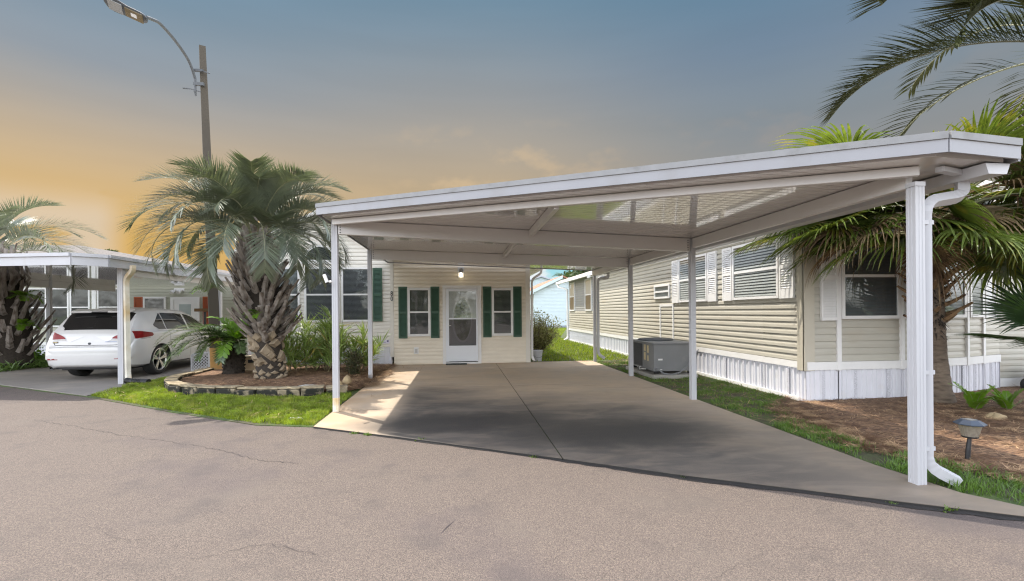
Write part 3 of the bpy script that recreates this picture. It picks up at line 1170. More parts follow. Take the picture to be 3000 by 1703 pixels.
# oval light in the inner door
oc, orx, orz = (0.06, 1.22), 0.235, 0.58
m = MB()
k = 40
ell = lambda s_, d_: [wpt(*FA_, oc[0] + orx * s_ * math.cos(2 * math.pi * i / k), d_, oc[1] + orz * (1 + (s_ - 1) * .45) * math.sin(2 * math.pi * i / k)) for i in range(k)]
m.add(ell(1.22, 0.019) + ell(1.12, 0.025) + ell(1.0, 0.019), [(i, (i + 1) % k, k + (i + 1) % k, k + i) for i in range(k)] + [(k + i, k + (i + 1) % k, 2 * k + (i + 1) % k, 2 * k + i) for i in range(k)])
m.build('oval_frame', mat('door_moulding', (0.62, 0.61, 0.59), 0.4, 0.03, 5), dob)
m = MB()
m.add(ell(1.0, 0.0193), [tuple(range(k))])
LEAD = mat('leaded_glass', (0.36, 0.37, 0.30), 0.12, 0.55, 9.0, bump=0.5, bscale=10, col2=(0.13, 0.15, 0.06), c2scale=3.0, c2range=(0.42, 0.6), spec=0.8)
m.build('oval_pane', LEAD, dob)
m = MB()
for s_ in (-1, 1):       # scrolled leading
    for (z0_, z1_, w_) in ((0.85, 1.12, .07), (1.12, 1.45, .11), (1.0, 1.25, .14), (1.45, 1.72, .06)):
        m.tube([wpt(*FA_, oc[0] + s_ * w_ * math.sin(math.pi * t), 0.0225, z0_ + (z1_ - z0_) * t) for t in np.linspace(0, 1, 10)], 0.0045, 4)
m.build('leading', mat('lead_came', (0.10, 0.10, 0.10), 0.4, 0.1, 10, metal=0.5), dob)
sdm = MB()
wbox(sdm, FA_, -0.395, -0.31, 0.05, 2.075, 0.028, 0.052)
wbox(sdm, FA_, 0.435, 0.485, 0.05, 2.075, 0.028, 0.052)
wbox(sdm, FA_, -0.31, 0.435, 2.0, 2.075, 0.028, 0.051)
wbox(sdm, FA_, -0.31, 0.435, 1.225, 1.265, 0.026, 0.050)
wbox(sdm, FA_, -0.31, 0.435, 0.07, 0.50, 0.028, 0.049)
sdo = sdm.build('storm_door', mat('white_door_paint', (0.78, 0.80, 0.83), 0.3, 0.02, 3), hs, bevel=0.003)
m = MB()
m.add([wpt(*FA_, a, 0.036, z) for (a, z) in ((-.31, 1.265), (.435, 1.265), (.435, 2.0), (-.31, 2.0))], [(0, 1, 2, 3)])
m.build('pane', GLASS, sdo)
m = MB()
m.add([wpt(*FA_, a, 0.036, z) for (a, z) in ((-.31, .5), (.435, .5), (.435, 1.225), (-.31, 1.225))], [(0, 1, 2, 3)])
SCR2 = glass('screen_glass', (0.42, 0.42, 0.43), 1.2)
m.build('screen_pane', SCR2, sdo)
m = MB()
m.tube([wpt(*FA_, -0.335, 0.05, 1.06), wpt(*FA_, -0.335, 0.085, 1.06), wpt(*FA_, -0.25, 0.09, 1.055)], 0.009, 6)
m.build('handle', WHITE2, sdo)
m = MB()
wbox(m, FA_, -0.395, 0.485, 0.045, 0.062, 0.02, 0.058)
m.build('sweep', BLACK, sdo)
# wall lamp, outlet, numbers, notice
m = MB()
wbox(m, FA_, -0.06, 0.115, 2.37, 2.68, 0.012, 0.03)
wl = m.build('wall_lamp', WHITE2, hs, bevel=0.006)
m = MB()
c0 = wpt(*FA_, 0.028, 0.085, 0)
m.lathe([(0.055, 2.60), (0.062, 2.54), (0.062, 2.52), (0.05, 2.51)], 16, (c0[0], c0[1], 0))
m.lathe([(0.02, 2.60), (0.045, 2.60), (0.04, 2.63), (0.0, 2.64)], 12, (c0[0], c0[1], 0))
m.build('lamp_cap', mat('lamp_metal', (0.35, 0.35, 0.34), 0.4, 0.1, 5), wl, smooth=True)
m = MB()
m.lathe([(0.03, 2.51), (0.045, 2.47), (0.045, 2.41), (0.0, 2.385)], 16, (c0[0], c0[1], 0))
m.build('bulb', mat('lit_bulb', (0.9, 0.85, 0.7), 0.4, 0.0, 5, emit=(1.0, 0.88, 0.62, 1.4)), wl, smooth=True)
m = MB()
wbox(m, FA_, -1.27, -1.14, 0.29, 0.47, 0.008, 0.022)
oc_ = m.build('outlet_cover', WHITE2, hs, bevel=0.004)
m = MB()
wbox(m, FA_, -1.24, -1.17, 0.32, 0.43, 0.022, 0.036)
m.build('outlet_lid', FROST, oc_, bevel=0.003)


def text_mesh(body, size, name, m_, par, loc, rot=(R(90), 0, 0), ext=0.004, align='CENTER', sx_=1.0):
    cu = bpy.data.curves.new(name, 'FONT')
    cu.body = body
    cu.size = size
    cu.extrude = ext
    cu.align_x = align
    cu.offset = size * 0.012
    t = bpy.data.objects.new(name, cu)
    COL.objects.link(t)
    dg = bpy.context.evaluated_depsgraph_get()
    me = bpy.data.meshes.new_from_object(t.evaluated_get(dg))
    bpy.data.objects.remove(t)
    o = bpy.data.objects.new(name, me)
    COL.objects.link(o)
    me.materials.clear()
    me.materials.append(m_)
    if par:
        o.parent = par
        off = ROOT_LOC.get(par.name, Vector((0, 0, 0)))
    else:
        off = Vector((0, 0, 0))
    o.location = Vector(loc) - off
    o.rotation_euler = rot
    o.scale = (sx_, 1, 1)
    return o


nm = MB()
wbox(nm, FL_, -1.897, -1.809, 1.73, 2.03, 0.0755, 0.078)
nmo = nm.build('number_plate', MATS['ivory_trim'], hs)
text_mesh('8', 0.18, 'digit', BLACK, nmo, (-1.852, YF + 0.06 - 0.082, 1.885), sx_=0.75)
text_mesh('0', 0.18, 'digit', BLACK, nmo, (-1.852, YF + 0.06 - 0.082, 1.745), sx_=0.75)
m = MB()
wbox(m, FL_, -2.22, -1.93, 0.585, 0.68, 0.012, 0.02)
sg = m.build('notice_plate', mat('notice_white', (0.72, 0.68, 0.78), 0.4, 0.03, 5), hs)
m = MB()
wbox(m, FL_, -2.0, -1.955, 0.63, 0.67, 0.0202, 0.0225)
wbox(m, FL_, -2.195, -2.18, 0.62, 0.67, 0.0202, 0.0225)
wbox(m, FL_, -2.19, -2.165, 0.605, 0.63, 0.0203, 0.0227)
for i in range(7):
    wbox(m, FL_, -2.15 + i * .018, -2.139 + i * .018, 0.61, 0.625 + (.012 if i in (0, 4) else 0), 0.0202, 0.0225)
m.build('notice_mark', mat('navy_ink', (0.03, 0.03, 0.14), 0.5, 0.05, 5), sg)

mt = MB()
mt.box(-0.40, 0.17, YF - 0.30, YF - 0.075, 0.001, 0.018)
for i in range(24):
    mt.box(-0.39 + i * .0232, -0.38 + i * .0232, YF - 0.29, YF - 0.085, 0.018, 0.023)
tag(mt.build('door_mat', mat('dark_mat', (0.035, 0.045, 0.04), 0.9, 0.3, 30)), 'thin dark green doormat in front of the white storm door', 'doormat')
# security camera clipped to the front left post
sc = thing('security_camera', 'small white security camera clipped to the front left carport post', 'security camera', (-1.86, 7.06, 1.85))
m = MB()
m.tube([(-1.925, 7.06, 1.975), (-1.875, 7.03, 1.86)], [0.024, 0.026], 14)
m.build('camera_body', WHITE2, sc, smooth=True)
m = MB()
m.tube([(-1.875, 7.03, 1.858), (-1.8745, 7.028, 1.852)], [0.021, 0.02], 12)
m.build('lens', BLACK, sc)
m = MB()
m.tube([(-1.872, 7.05, 1.885), (-1.855, 7.07, 1.87), (-1.848, 7.10, 1.88)], [0.012, 0.012, 0.02], 8)
m.build('mount', WHITE2, sc)

# ================================================================== RIGHT HOUSE
rh = thing('mobile_home', 'tan sided park home with white louvred shutters and ribbed white skirting', 'house', (5.34, 6.96, 0))
XR = 5.34
FS = ((XR, 0), (0, 1), (-1, 0))
m = MB()
siding(m, FS, 7.02, 18.4, 0.60, 2.93, 0.104, 0.021)
siding(m, FS, 18.4, 23.1, 0.60, 1.42, 0.104, 0.021)
m.box(XR + .002, 9.42, 7.95, 23.08, -0.05, 2.94)
m.build('wall', TAN, rh)
m = MB()
siding(m, FS, 18.4, 23.1, 1.42, 2.86, 0.104, 0.012)
m.build('sunroom_wall', mat('shaded_siding', (0.30, 0.30, 0.29), 0.5, 0.06, 3), rh)  # greyed copy of the siding, the overhang's shade is in its colour
m = MB()
skirting(m, FS, 6.90, 23.1, -0.03, 0.50, 0.17, 0.022)
m.build('skirting', SKIRT, rh)
m = MB()
VENT = mat('perforated_strip', (0.56, 0.56, 0.60), 0.5, 0.5, 110.0)
for a in np.arange(7.25, 12, 0.62):
    m = MB()
    wbox(m, FS, a, a + 0.05, 0.05, 0.46, 0.015, 0.025)
    m.build('vent_strip', VENT, rh)
m = MB()
wbox(m, FS, 7.03, 23.1, 0.50, 0.60, 0.0, 0.035)
wbox(m, FS, 7.05, 18.45, 2.72, 2.80, 0.0, 0.028)
wbox(m, FS, 7.0, 23.1, -0.04, 0.05, 0.024, 0.05)
m.build('trim', WHITE2, rh)
m = MB()
wbox(m, FS, 6.88, 7.03, 0.47, 2.86, -0.05, 0.042)
m.box(XR - .042, XR + .13, 6.865, 6.90, 0.47, 2.86)
m.build('corner_post', mat('tan_trim', (0.50, 0.46, 0.37), 0.45, 0.05, 3), rh)
wb = BLIND
for a, b_ in ((7.47, 8.82), (9.80, 11.13)):
    window(rh, FS, a, b_, 1.62, 2.66, 0.045, blind='slat', bm=wb, sp=0.052, back=mat('grey_room', (0.10, 0.11, 0.115), 0.7, 0.1, 2))
for a, b_ in ((7.10, 7.44), (8.85, 9.18), (9.42, 9.76), (11.16, 11.5)):
    shutter(rh, FS, a, b_, 1.61, 2.66, WHITE2, arch=True, pitch=0.04)
window(rh, FS, 11.67, 12.62, 1.74, 2.11, 0.05, blind='none', back=MATS['grey_room'])
m = MB()
wbox(m, FS, 11.47, 12.30, 1.53, 1.59, 0.0, 0.03)
wbox(m, FS, 11.47, 11.53, 0.62, 1.53, 0.0, 0.03)
wbox(m, FS, 12.24, 12.30, 0.62, 1.53, 0.0, 0.03)
m.build('hatch_frame', WHITE2, rh)
for a, b_ in ((18.95, 19.95), (21.85, 22.85)):
    window(rh, FS, a, b_, 1.44, 2.78, 0.05, split=0.5, blind='none', back=MATS['grey_room'])
    m = MB()
    wbox(m, FS, a + .06, b_ - .06, 2.11, 2.72, 0.025, 0.034)
    m.build('roller_shade', BLIND, rh)
# roofs
m = MB()
m.hexa([(5.18, 6.75, 2.94), (11.7, 6.75, 2.94), (11.7, 18.6, 2.94), (5.18, 18.6, 2.94), (8.1, 7.2, 3.6), (8.9, 7.2, 3.6), (8.9, 18.6, 3.6), (8.1, 18.6, 3.6)])
m.build('roof', METALROOF, rh, fixn=True)
m = MB()
m.box(5.10, 5.2, 6.74, 18.6, 2.84, 2.945)
m.build('fascia', WHITE2, rh)
m = MB()
m.hexa([(5.02, 18.45, 2.86), (8.5, 18.45, 3.95), (8.5, 24.3, 3.95), (5.02, 24.3, 2.86), (5.02, 18.45, 2.93), (8.5, 18.45, 4.02), (8.5, 24.3, 4.02), (5.02, 24.3, 2.93)])
y = 18.5
while y < 24.2:
    m.hexa([(5.02, y, 2.931), (8.5, y, 4.021), (8.5, y + .04, 4.021), (5.02, y + .04, 2.931), (5.02, y, 2.965), (8.5, y, 4.055), (8.5, y + .04, 4.055), (5.02, y + .04, 2.965)])
    y += 0.3
m.build('sunroom_roof', METALROOF, rh, fixn=True)
m = MB()
m.box(4.93, 5.04, 18.42, 24.35, 2.80, 2.92)
m.hexa([(5.0, 18.40, 2.72), (6.6, 18.40, 3.22), (6.6, 18.45, 3.22), (5.0, 18.45, 2.72), (5.0, 18.40, 2.92), (6.6, 18.40, 3.43), (6.6, 18.45, 3.43), (5.0, 18.45, 2.92)])
m.build('gutter', WHITE2, rh)
downspout([(4.98, 24.1, 2.8), (5.0, 24.0, 2.66), (5.27, 23.2, 2.5), (5.28, 23.16, 0.1), (5.05, 23.0, -0.0)], 0.075).build('downspout', WHITE2, rh)
# bay front facing the road
BAYP = [(5.34, 6.89), (5.88, 6.89), (6.95, 6.87), (8.42, 7.13), (8.93, 7.30), (9.44, 7.45)]
wm, sk, tr = MB(), MB(), MB()
for i, (p, q) in enumerate(zip(BAYP[:-1], BAYP[1:])):
    d = Vector((q[0] - p[0], q[1] - p[1]))
    L_ = d.length
    d.normalize()
    fr = (p, (d.x, d.y), (d.y, -d.x))
    siding(wm, fr, 0.0, L_, 0.60, 2.9, 0.105, 0.012)
    skirting(sk, fr, 0.0, L_, -0.02, 0.50, 0.17, 0.016)
    wbox(tr, fr, 0.0, L_, 0.48, 0.605, 0.0, 0.03)
    if i > 0:
        wbox(tr, fr, -0.035, 0.035, 0.47, 2.9, 0.0, 0.036)
    a = 0.25
    while a < L_ - 0.1:
        ws = MB()
        wbox(ws, fr, a, a + .055, 0.0, 0.47, 0.012, 0.02)
        ws.build('vent_strip', VENT, rh)
        a += 0.56
    if i == 1:
        window(rh, fr, 0.04, L_ - .04, 1.27, 2.62, 0.05, blind='slat', bm=BLINDD, sp=0.052, back=MATS['grey_room'])
    if i == 2:
        window(rh, fr, 0.06, L_ - .06, 1.27, 2.62, 0.05, blind='slat', bm=BLINDD, sp=0.052, back=MATS['grey_room'])
    if i == 3:
        window(rh, fr, 0.04, L_ - .04, 1.27, 2.62, 0.05, blind='slat', bm=BLINDD, sp=0.052, back=MATS['grey_room'])
    if i == 0:
        shutter(rh, fr, L_ - 0.31, L_ - .02, 1.25, 2.60, WHITE2, pitch=0.04)
    if i == 4:
        shutter(rh, fr, 0.02, 0.36, 1.25, 2.60, WHITE2, pitch=0.04)
wm.prism([(x, y + 0.004) for x, y in BAYP] + [(9.44, 8.2), (5.4, 8.2)], 0.5, 2.9)
wm.build('bay_wall', TAN, rh, fixn=False)
sk.build('bay_skirting', SKIRT, rh)
tr.build('bay_trim', WHITE2, rh)
m = MB()
fr = ((9.44, 7.62), (1, 0), (0, -1))
siding(m, fr, 0.0, 6, 0.16, 2.9, 0.105, 0.012)
m.box(9.44, 15.4, 7.623, 12, -0.05, 2.9)
m.build('side_wall', TAN, rh)
m = MB()
wbox(m, fr, 0.0, 6, -0.03, 0.16, 0.0, 0.03)
wbox(m, fr, -0.02, 0.09, 0.16, 2.9, 0.0, 0.03)
m.build('base_trim', WHITE2, rh)

# concrete pad and heat pump
pad = MB()
pad.prism([(4.02, 9.62), (5.0, 9.62), (5.0, 11.35), (4.02, 11.35)], -0.03, 0.065)
tag(pad.build('concrete_pad', CONCRETE, bevel=0.012), 'flat concrete pad under the grey air conditioner', 'pad')
ac = thing('air_conditioner', 'boxy grey packaged air conditioner beside the ribbed white skirting', 'air conditioner', (4.5, 10.4, 0.1))
m = MB()
m.box(4.10, 4.98, 9.80, 11.20, 0.125, 0.70)
m.build('cabinet', GREYMETAL, ac, bevel=0.008)
m = MB()
m.box(4.08, 5.0, 9.78, 11.22, 0.701, 0.735)
m.build('lid', GREYMETAL, ac, bevel=0.006)
m = MB()
m.lathe([(0.40, 0.7355), (0.40, 0.765), (0.36, 0.775)], 28, (4.54, 10.75, 0))
for i in range(5):
    m.lathe([(0.07 + i * .065, 0.772), (0.078 + i * .065, 0.778), (0.086 + i * .065, 0.772)], 28, (4.54, 10.75, 0))
m.build('fan_grille', DGREY, ac)
m = MB()
for y_ in np.arange(10.45, 11.15, 0.022):
    m.box(4.088, 4.0995, y_, y_ + 0.012, 0.17, 0.68)
for z_ in np.arange(0.19, 0.68, 0.04):
    m.box(4.0895, 4.0995, 10.45, 11.15, z_, z_ + .006)
m.build('coil_louvre', DGREY, ac)
m = MB()
LBL = mat('paper_label', (0.62, 0.52, 0.30), 0.6, 0.15, 20)
m.box(4.0965, 4.0995, 10.25, 10.35, 0.53, 0.67)
m.box(4.0965, 4.0995, 10.25, 10.35, 0.33, 0.50)
m.box(4.0965, 4.0995, 10.08, 10.17, 0.50, 0.66)
m.box(4.0965, 4.0995, 10.09, 10.16, 0.32, 0.44)
m.build('yellow_label', LBL, ac)
m = MB()
m.box(4.19, 4.29, 9.7965, 9.7995, 0.36, 0.395)
m.box(4.23, 4.28, 9.7965, 9.7995, 0.155, 0.17)
m.build('white_label', WHITE2, ac)
m = MB()
m.tube([(4.13, 9.80, 0.19), (4.16, 9.72, 0.18), (4.25, 9.66, 0.10), (4.42, 9.62, 0.075), (4.62, 9.66, 0.12), (4.80, 9.70, 0.25), (4.92, 9.74, 0.42), (5.1, 9.8, 0.58)], 0.016, 8)
m.build('conduit', GREYMETAL, ac, smooth=True)
m = MB()
for (a, b_) in ((4.14, 9.84), (4.9, 9.84), (4.14, 11.1), (4.9, 11.1)):
    m.box(a, a + .08, b_, b_ + .08, 0.066, 0.124)
m.build('foot', BLACK, ac)
m = MB()
m.tube([(4.09, 10.5, 0.16), (4.05, 10.5, 0.15), (4.03, 10.45, 0.10), (4.03, 10.3, 0.13), (4.05, 10.15, 0.14)], 0.012, 6)
m.build('drain_pipe', WHITE2, ac, smooth=True)
# ================================================================== BEHIND
wh = thing('house', 'white gabled house beyond the back lawn, red shingle roof edge', 'house', (9, 40, 0))
WX0, WXR, WEZ, WPZ = 2.5, 8.62, 2.85, 4.30
fr = ((0, 40), (1, 0), (0, -1))
slope = (4.30 - 3.02) / (8.62 - 5.83)


def whtop(z):
    l = 8.62 - (4.35 - z) / slope
    return (l if z > 2.9 else 6.2, 14)


m = MB()
siding(m, fr, 6.2, 14.2, 0.2, 4.3, 0.12, 0.012, top=whtop)
m.box(6.2, 14.2, 40.01, 52, -0.2, 2.9)
m.build('wall', LWHITE, wh)
m = MB()
m.box(6.2, 14.2, 39.93, 39.998, -0.25, 0.2)
m.build('foundation', mat('grey_block', (0.26, 0.29, 0.33), 0.8, 0.1, 3), wh)
m = MB()
ez = 4.34 - (8.62 - 5.5) * slope
m.hexa([(5.5, 39.6, ez), (8.62, 39.6, 4.34), (8.62, 52, 4.34), (5.5, 52, ez), (5.5, 39.6, ez + .12), (8.62, 39.6, 4.46), (8.62, 52, 4.46), (5.5, 52, ez + .12)])
m.hexa([(8.62, 39.6, 4.34), (12.5, 39.6, 2.6), (12.5, 52, 2.6), (8.62, 52, 4.34), (8.62, 39.6, 4.46), (12.5, 39.6, 2.72), (12.5, 52, 2.72), (8.62, 52, 4.46)])
m.build('roof', REDSH, wh, fixn=True)
m = MB()
m.hexa([(5.45, 39.55, ez - .22), (8.62, 39.55, 4.2), (8.62, 39.62, 4.2), (5.45, 39.62, ez - .22), (5.45, 39.55, ez + .06), (8.62, 39.55, 4.45), (8.62, 39.62, 4.45), (5.45, 39.62, ez + .06)])
m.build('rake_board', LWHITE, wh)
window(wh, ((6.2, 0), (0, 1), (-1, 0)), 40.5, 41.6, 1.0, 2.5, 0.07, blind='none')
wr = bpy.data.objects['house']
h2 = thing('house', 'pale grey gabled house far behind the white house', 'house', (12, 70, 0))
m = MB()
m.prism([(7, 70.3), (17, 70.3), (17, 82), (7, 82)], -0.2, 5.0)
m.add([(7, 70.3, 5.0), (17, 70.3, 5.0), (12, 70.3, 6.55)], [(0, 1, 2)])
m.build('wall', LWHITE, h2)
m = MB()
for s_ in (-1, 1):
    m.hexa([(12, 70, 6.55), (12 + s_ * 6, 70, 4.7), (12 + s_ * 6, 82, 4.7), (12, 82, 6.55), (12, 70, 6.75), (12 + s_ * 6, 70, 4.9), (12 + s_ * 6, 82, 4.9), (12, 82, 6.75)])
m.build('roof', mat('lilac_grey_roof', (0.45, 0.46, 0.52), 0.6, 0.1, 2), h2, fixn=True)

# ================================================================== LEFT NEIGHBOUR
nh = thing('mobile_home', 'sage grey park home with orange shutters behind the white car', 'house', (-12, 19, 0))
fr = ((0, 19.0), (1, 0), (0, -1))
m = MB()
siding(m, fr, -18, -8.2, 0.45, 2.9, 0.105, 0.012)
m.box(-18, -8.2, 19.002, 27, -0.05, 2.9)
m.build('wall', SAGE, nh)
m = MB()
skirting(m, fr, -16.2, -12.3, -0.02, 0.36, 0.2)
m.build('skirting', SKIRT, nh)
m = MB()
wbox(m, fr, -18, -8.2, 0.35, 0.46, 0.0, 0.03)
wbox(m, fr, -13.36, -13.22, 0.46, 2.8, 0.0, 0.04)
wbox(m, fr, -12.22, -12.16, 0.46, 2.8, 0.0, 0.03)
m.build('trim', WHITE2, nh)
for a, b_ in ((-15.62, -14.85), (-14.78, -14.12), (-14.09, -13.42), (-13.18, -12.38)):
    window(nh, fr, a, b_, 1.0, 2.42, 0.055, blind='none')
window(nh, fr, -11.62, -10.84, 1.05, 2.08, 0.06, split=0, blind='none')
for a, b_ in ((-11.93, -11.63), (-9.55, -9.27)):
    shutter(nh, fr, a, b_, 1.02, 2.08, ORANGE)
window(nh, fr, -9.27 + .0, -8.9, 1.05, 2.08, 0.05, split=0, blind='none') if False else None
m = MB()
wbox(m, fr, -10.68, -10.58, 0.2, 2.07, 0.0, 0.05)
wbox(m, fr, -9.77, -9.67, 0.2, 2.07, 0.0, 0.05)
wbox(m, fr, -10.58, -9.77, 1.97, 2.07, 0.0, 0.05)
wbox(m, fr, -10.58, -9.77, 0.2, 1.97, 0.012, 0.03)
nd = m.build('door', WHITE2, nh)
m = MB()
wbox(m, fr, -10.38, -9.97, 0.9, 1.80, 0.031, 0.034)
m.build('door_pane', mat('frosted_pane', (0.42, 0.47, 0.46), 0.15, 0.1, 3), nd)
m = MB()
wbox(m, fr, -10.55, -10.20, 2.28, 2.40, 0.012, 0.03)
fl = m.build('flood_lamp', WHITE2, nh)
m = MB()
for xx in (-10.5, -10.27):
    m.tube([(xx, 18.96, 2.33), (xx - .04, 18.88, 2.28), (xx - .06, 18.80, 2.22)], [0.03, 0.05, 0.075], 10)
m.build('lamp_head', WHITE2, fl)
m = MB()
m.hexa([(-19, 18.5, 2.85), (-7.6, 18.5, 2.85), (-7.6, 28, 2.85), (-19, 28, 2.85), (-17.0, 21.5, 4.30), (-15.6, 21.5, 4.30), (-15.6, 25, 4.30), (-17.0, 25, 4.30)])
m.hexa([(-19, 18.5, 2.74), (-7.6, 18.5, 2.74), (-7.6, 28, 2.74), (-19, 28, 2.74), (-19, 18.5, 2.849), (-7.6, 18.5, 2.849), (-7.6, 28, 2.849), (-19, 28, 2.849)])
m.build('roof', SHINGLE, nh, fixn=True)

nc_ = thing('carport', 'white neighboring carport roof over the parked white car', 'carport', (-9, 13, 0))
m = MB()
NR = [(-13.0, 10.9), (-7.25, 9.80), (-6.85, 10.15), (-6.62, 18.4), (-13.0, 18.4)]
n = len(NR)
m.add([(x, y, 2.45) for x, y in NR] + [(x, y, 2.53) for x, y in NR], [tuple(range(n)), tuple(range(2 * n - 1, n - 1, -1))] + [(i, n + i, n + (i + 1) % n, (i + 1) % n) for i in range(n)])
m.build('roof_panel', CEIL, nc_, fixn=True)
m = MB()
for p, q in zip(NR[:3], NR[1:4]):
    d = Vector((q[0] - p[0], q[1] - p[1])).normalized()
    nn = Vector((d.y, -d.x)) * 0.02
    for (z0, z1, k_) in ((2.37, 2.535, 1.0), (2.536, 2.60, 2.6)):
        m.hexa([(p[0], p[1], z0), (q[0], q[1], z0), (q[0] + nn.x * k_, q[1] + nn.y * k_, z0), (p[0] + nn.x * k_, p[1] + nn.y * k_, z0),
                (p[0], p[1], z1), (q[0], q[1], z1), (q[0] + nn.x * k_, q[1] + nn.y * k_, z1), (p[0] + nn.x * k_, p[1] + nn.y * k_, z1)])
m.build('fascia', WHITE, nc_, fixn=True)
for x_, y0_, y1_ in ((-6.95, 10.73, 18.3), (-12.15, 11.0, 18.3)):
    m = MB()
    m.box(x_ - .035, x_ + .035, y0_, y1_, 2.25, 2.447)
    m.build('beam', BEAM, nc_)
for p in ((-6.95, 10.67), (-12.15, 15.6), (-6.85, 14.5)):
    post(p, 2.447, None, 0.10).build('post', WHITE, nc_, fixn=True)
RUSTP = mat('rust_streaked_pipe', (0.70, 0.66, 0.56), 0.5, 0.15, 3, col2=(0.55, 0.38, 0.16), c2scale=1.6, c2range=(0.45, 0.65))
downspout([(-6.62, 10.5, 2.43), (-6.62, 10.5, 2.32), (-6.84, 10.64, 2.18), (-6.835, 10.66, 0.2), (-6.78, 10.6, 0.08)], 0.08).build('downspout', RUSTP, nc_)
m = MB()
pts = [(-6.80, 10.55, 0.085), (-6.68, 10.52, 0.07), (-6.5, 10.56, 0.05), (-6.33, 10.50, 0.05)]
fine = []
for a, b_ in zip(pts[:-1], pts[1:]):
    for t in np.linspace(0, 1, 14, endpoint=False):
        fine.append(tuple(a[i] * (1 - t) + b_[i] * t for i in range(3)))
m.tube(fine, [0.052 + (0.008 if i % 2 else 0) for i in range(len(fine))], 10)
tag(m.build('drain_hose', BLACK, smooth=False), 'short black corrugated drain hose lying on grass by neighboring carport post', 'drain hose')
# ================================================================== CAR
car = thing('parked_car', 'white crossover car parked under the neighboring carport, seen from behind', 'car', (-8.05, 11.25, 0.003))
PAINT = mat('pearl_white_paint', (0.60, 0.59, 0.575), 0.28, 0.02, 2.0, coat=0.8)
CGLASS = mat('tinted_car_glass', (0.012, 0.012, 0.012), 0.04, 0.1, 2.0, spec=0.6)
# stations: y, z_bottom, half width at sill, half width at belt, z_belt, half width of roof rail, z_rail, z_top
STN = [
    (0.00, 0.36, 0.62, 0.70, 0.58, 0.66, 0.655, 0.67), (0.015, 0.33, 0.74, 0.79, 0.62, 0.74, 0.705, 0.72), (0.06, 0.30, 0.80, 0.845, 0.66, 0.78, 0.735, 0.745),
    (0.085, 0.29, 0.82, 0.86, 0.70, 0.79, 0.80, 0.815), (0.12, 0.28, 0.85, 0.88, 0.78, 0.80, 0.94, 0.96), (0.17, 0.27, 0.87, 0.90, 0.86, 0.795, 1.04, 1.065),
    (0.26, 0.26, 0.90, 0.915, 0.90, 0.76, 1.14, 1.17), (0.38, 0.25, 0.92, 0.93, 0.96, 0.73, 1.275, 1.32), (0.52, 0.25, 0.93, 0.94, 1.01, 0.70, 1.42, 1.475),
    (0.66, 0.25, 0.94, 0.945, 1.03, 0.685, 1.485, 1.56), (0.95, 0.24, 0.94, 0.95, 1.03, 0.68, 1.515, 1.59), (1.35, 0.23, 0.935, 0.95, 1.02, 0.68, 1.525, 1.605),
    (1.95, 0.22, 0.93, 0.95, 1.005, 0.68, 1.51, 1.59), (2.45, 0.22, 0.93, 0.95, 0.99, 0.665, 1.475, 1.56), (2.80, 0.22, 0.93, 0.945, 0.98, 0.65, 1.39, 1.48),
    (3.20, 0.22, 0.93, 0.94, 0.965, 0.66, 1.22, 1.30), (3.65, 0.22, 0.93, 0.935, 0.95, 0.72, 1.02, 1.07), (3.95, 0.22, 0.92, 0.925, 0.90, 0.72, 0.96, 1.01),
    (4.35, 0.23, 0.89, 0.90, 0.82, 0.68, 0.88, 0.92), (4.62, 0.24, 0.82, 0.84, 0.72, 0.62, 0.78, 0.81), (4.75, 0.26, 0.70, 0.74, 0.62, 0.55, 0.67, 0.69), (4.80, 0.30, 0.55, 0.60, 0.52, 0.45, 0.56, 0.57)]
STA = np.array(STN)


def car_par(y):
    return [np.interp(y, STA[:, 0], STA[:, i]) for i in range(1, 8)]


def car_sec(y):
    zb, ws_, wb_, zbelt, wr_, zr_, zt = car_par(y)
    zm = zb + (zbelt - zb) * 0.5
    return [(0, zb), (ws_ * .82, zb), (ws_ * .975, zb + .05), (ws_, zb + .14), (max(ws_, wb_) * 1.005, zm), (wb_ * 1.0, zbelt - .07), (wb_ * .985, zbelt - .015),
            (wb_ * .95, zbelt + .015 * (zt - zbelt) / .5), (wb_ * .95 * .5 + wr_ * .5 + .012, zbelt * .5 + zr_ * .5 + .008), (wr_, zr_), (wr_ * .86, zr_ + (zt - zr_) * .55), (wr_ * .5, zr_ + (zt - zr_) * .9), (0, zt)]


def car_pt(y, j):
    s_ = car_sec(y)
    i = int(min(j, len(s_) - 1.0001))
    t = j - i
    return (s_[i][0] * (1 - t) + s_[i + 1][0] * t, y, s_[i][1] * (1 - t) + s_[i + 1][1] * t)


ys = sorted(set(list(STA[:, 0]) + list(np.linspace(0.2, 4.7, 34)) + [0.03, 0.045, 0.1, 0.145]))
rows = []
for y in ys:
    s_ = [car_pt(y, j) for j in np.linspace(0, 12, 37)]
    rows.append(s_ + [(-a, b, c) for a, b, c in s_[-2:0:-1]])
nr = len(rows[0])
m = MB()
m.add([p for r in rows for p in r], [(i * nr + j, i * nr + (j + 1) % nr, (i + 1) * nr + (j + 1) % nr, (i + 1) * nr + j) for i in range(len(rows) - 1) for j in range(nr)])
m.f += [tuple(range(nr)), tuple((len(rows) - 1) * nr + j for j in range(nr - 1, -1, -1))]
m.m += [0, 0]
body = m.build('body', [PAINT, BLACK], car, local=True, smooth=True, fixn=True)
cutm = MB()
for yw in (1.0, 3.775):
    for sx_ in (-1, 1):
        a, b_ = sorted((sx_ * 0.62, sx_ * 1.1))
        cutm.lathe([(0.395, a), (0.395, b_)], 40, (0, yw, 0.345), 'x')
cut = cutm.build('cutter', [BLACK], None, fixn=True)
bo = body.modifiers.new('arch', 'BOOLEAN')
bo.operation = 'DIFFERENCE'
bo.solver = 'EXACT'
ROOT_LOC[body.name] = Vector((0, 0, 0))
cut.parent = car
dg = bpy.context.evaluated_depsgraph_get()
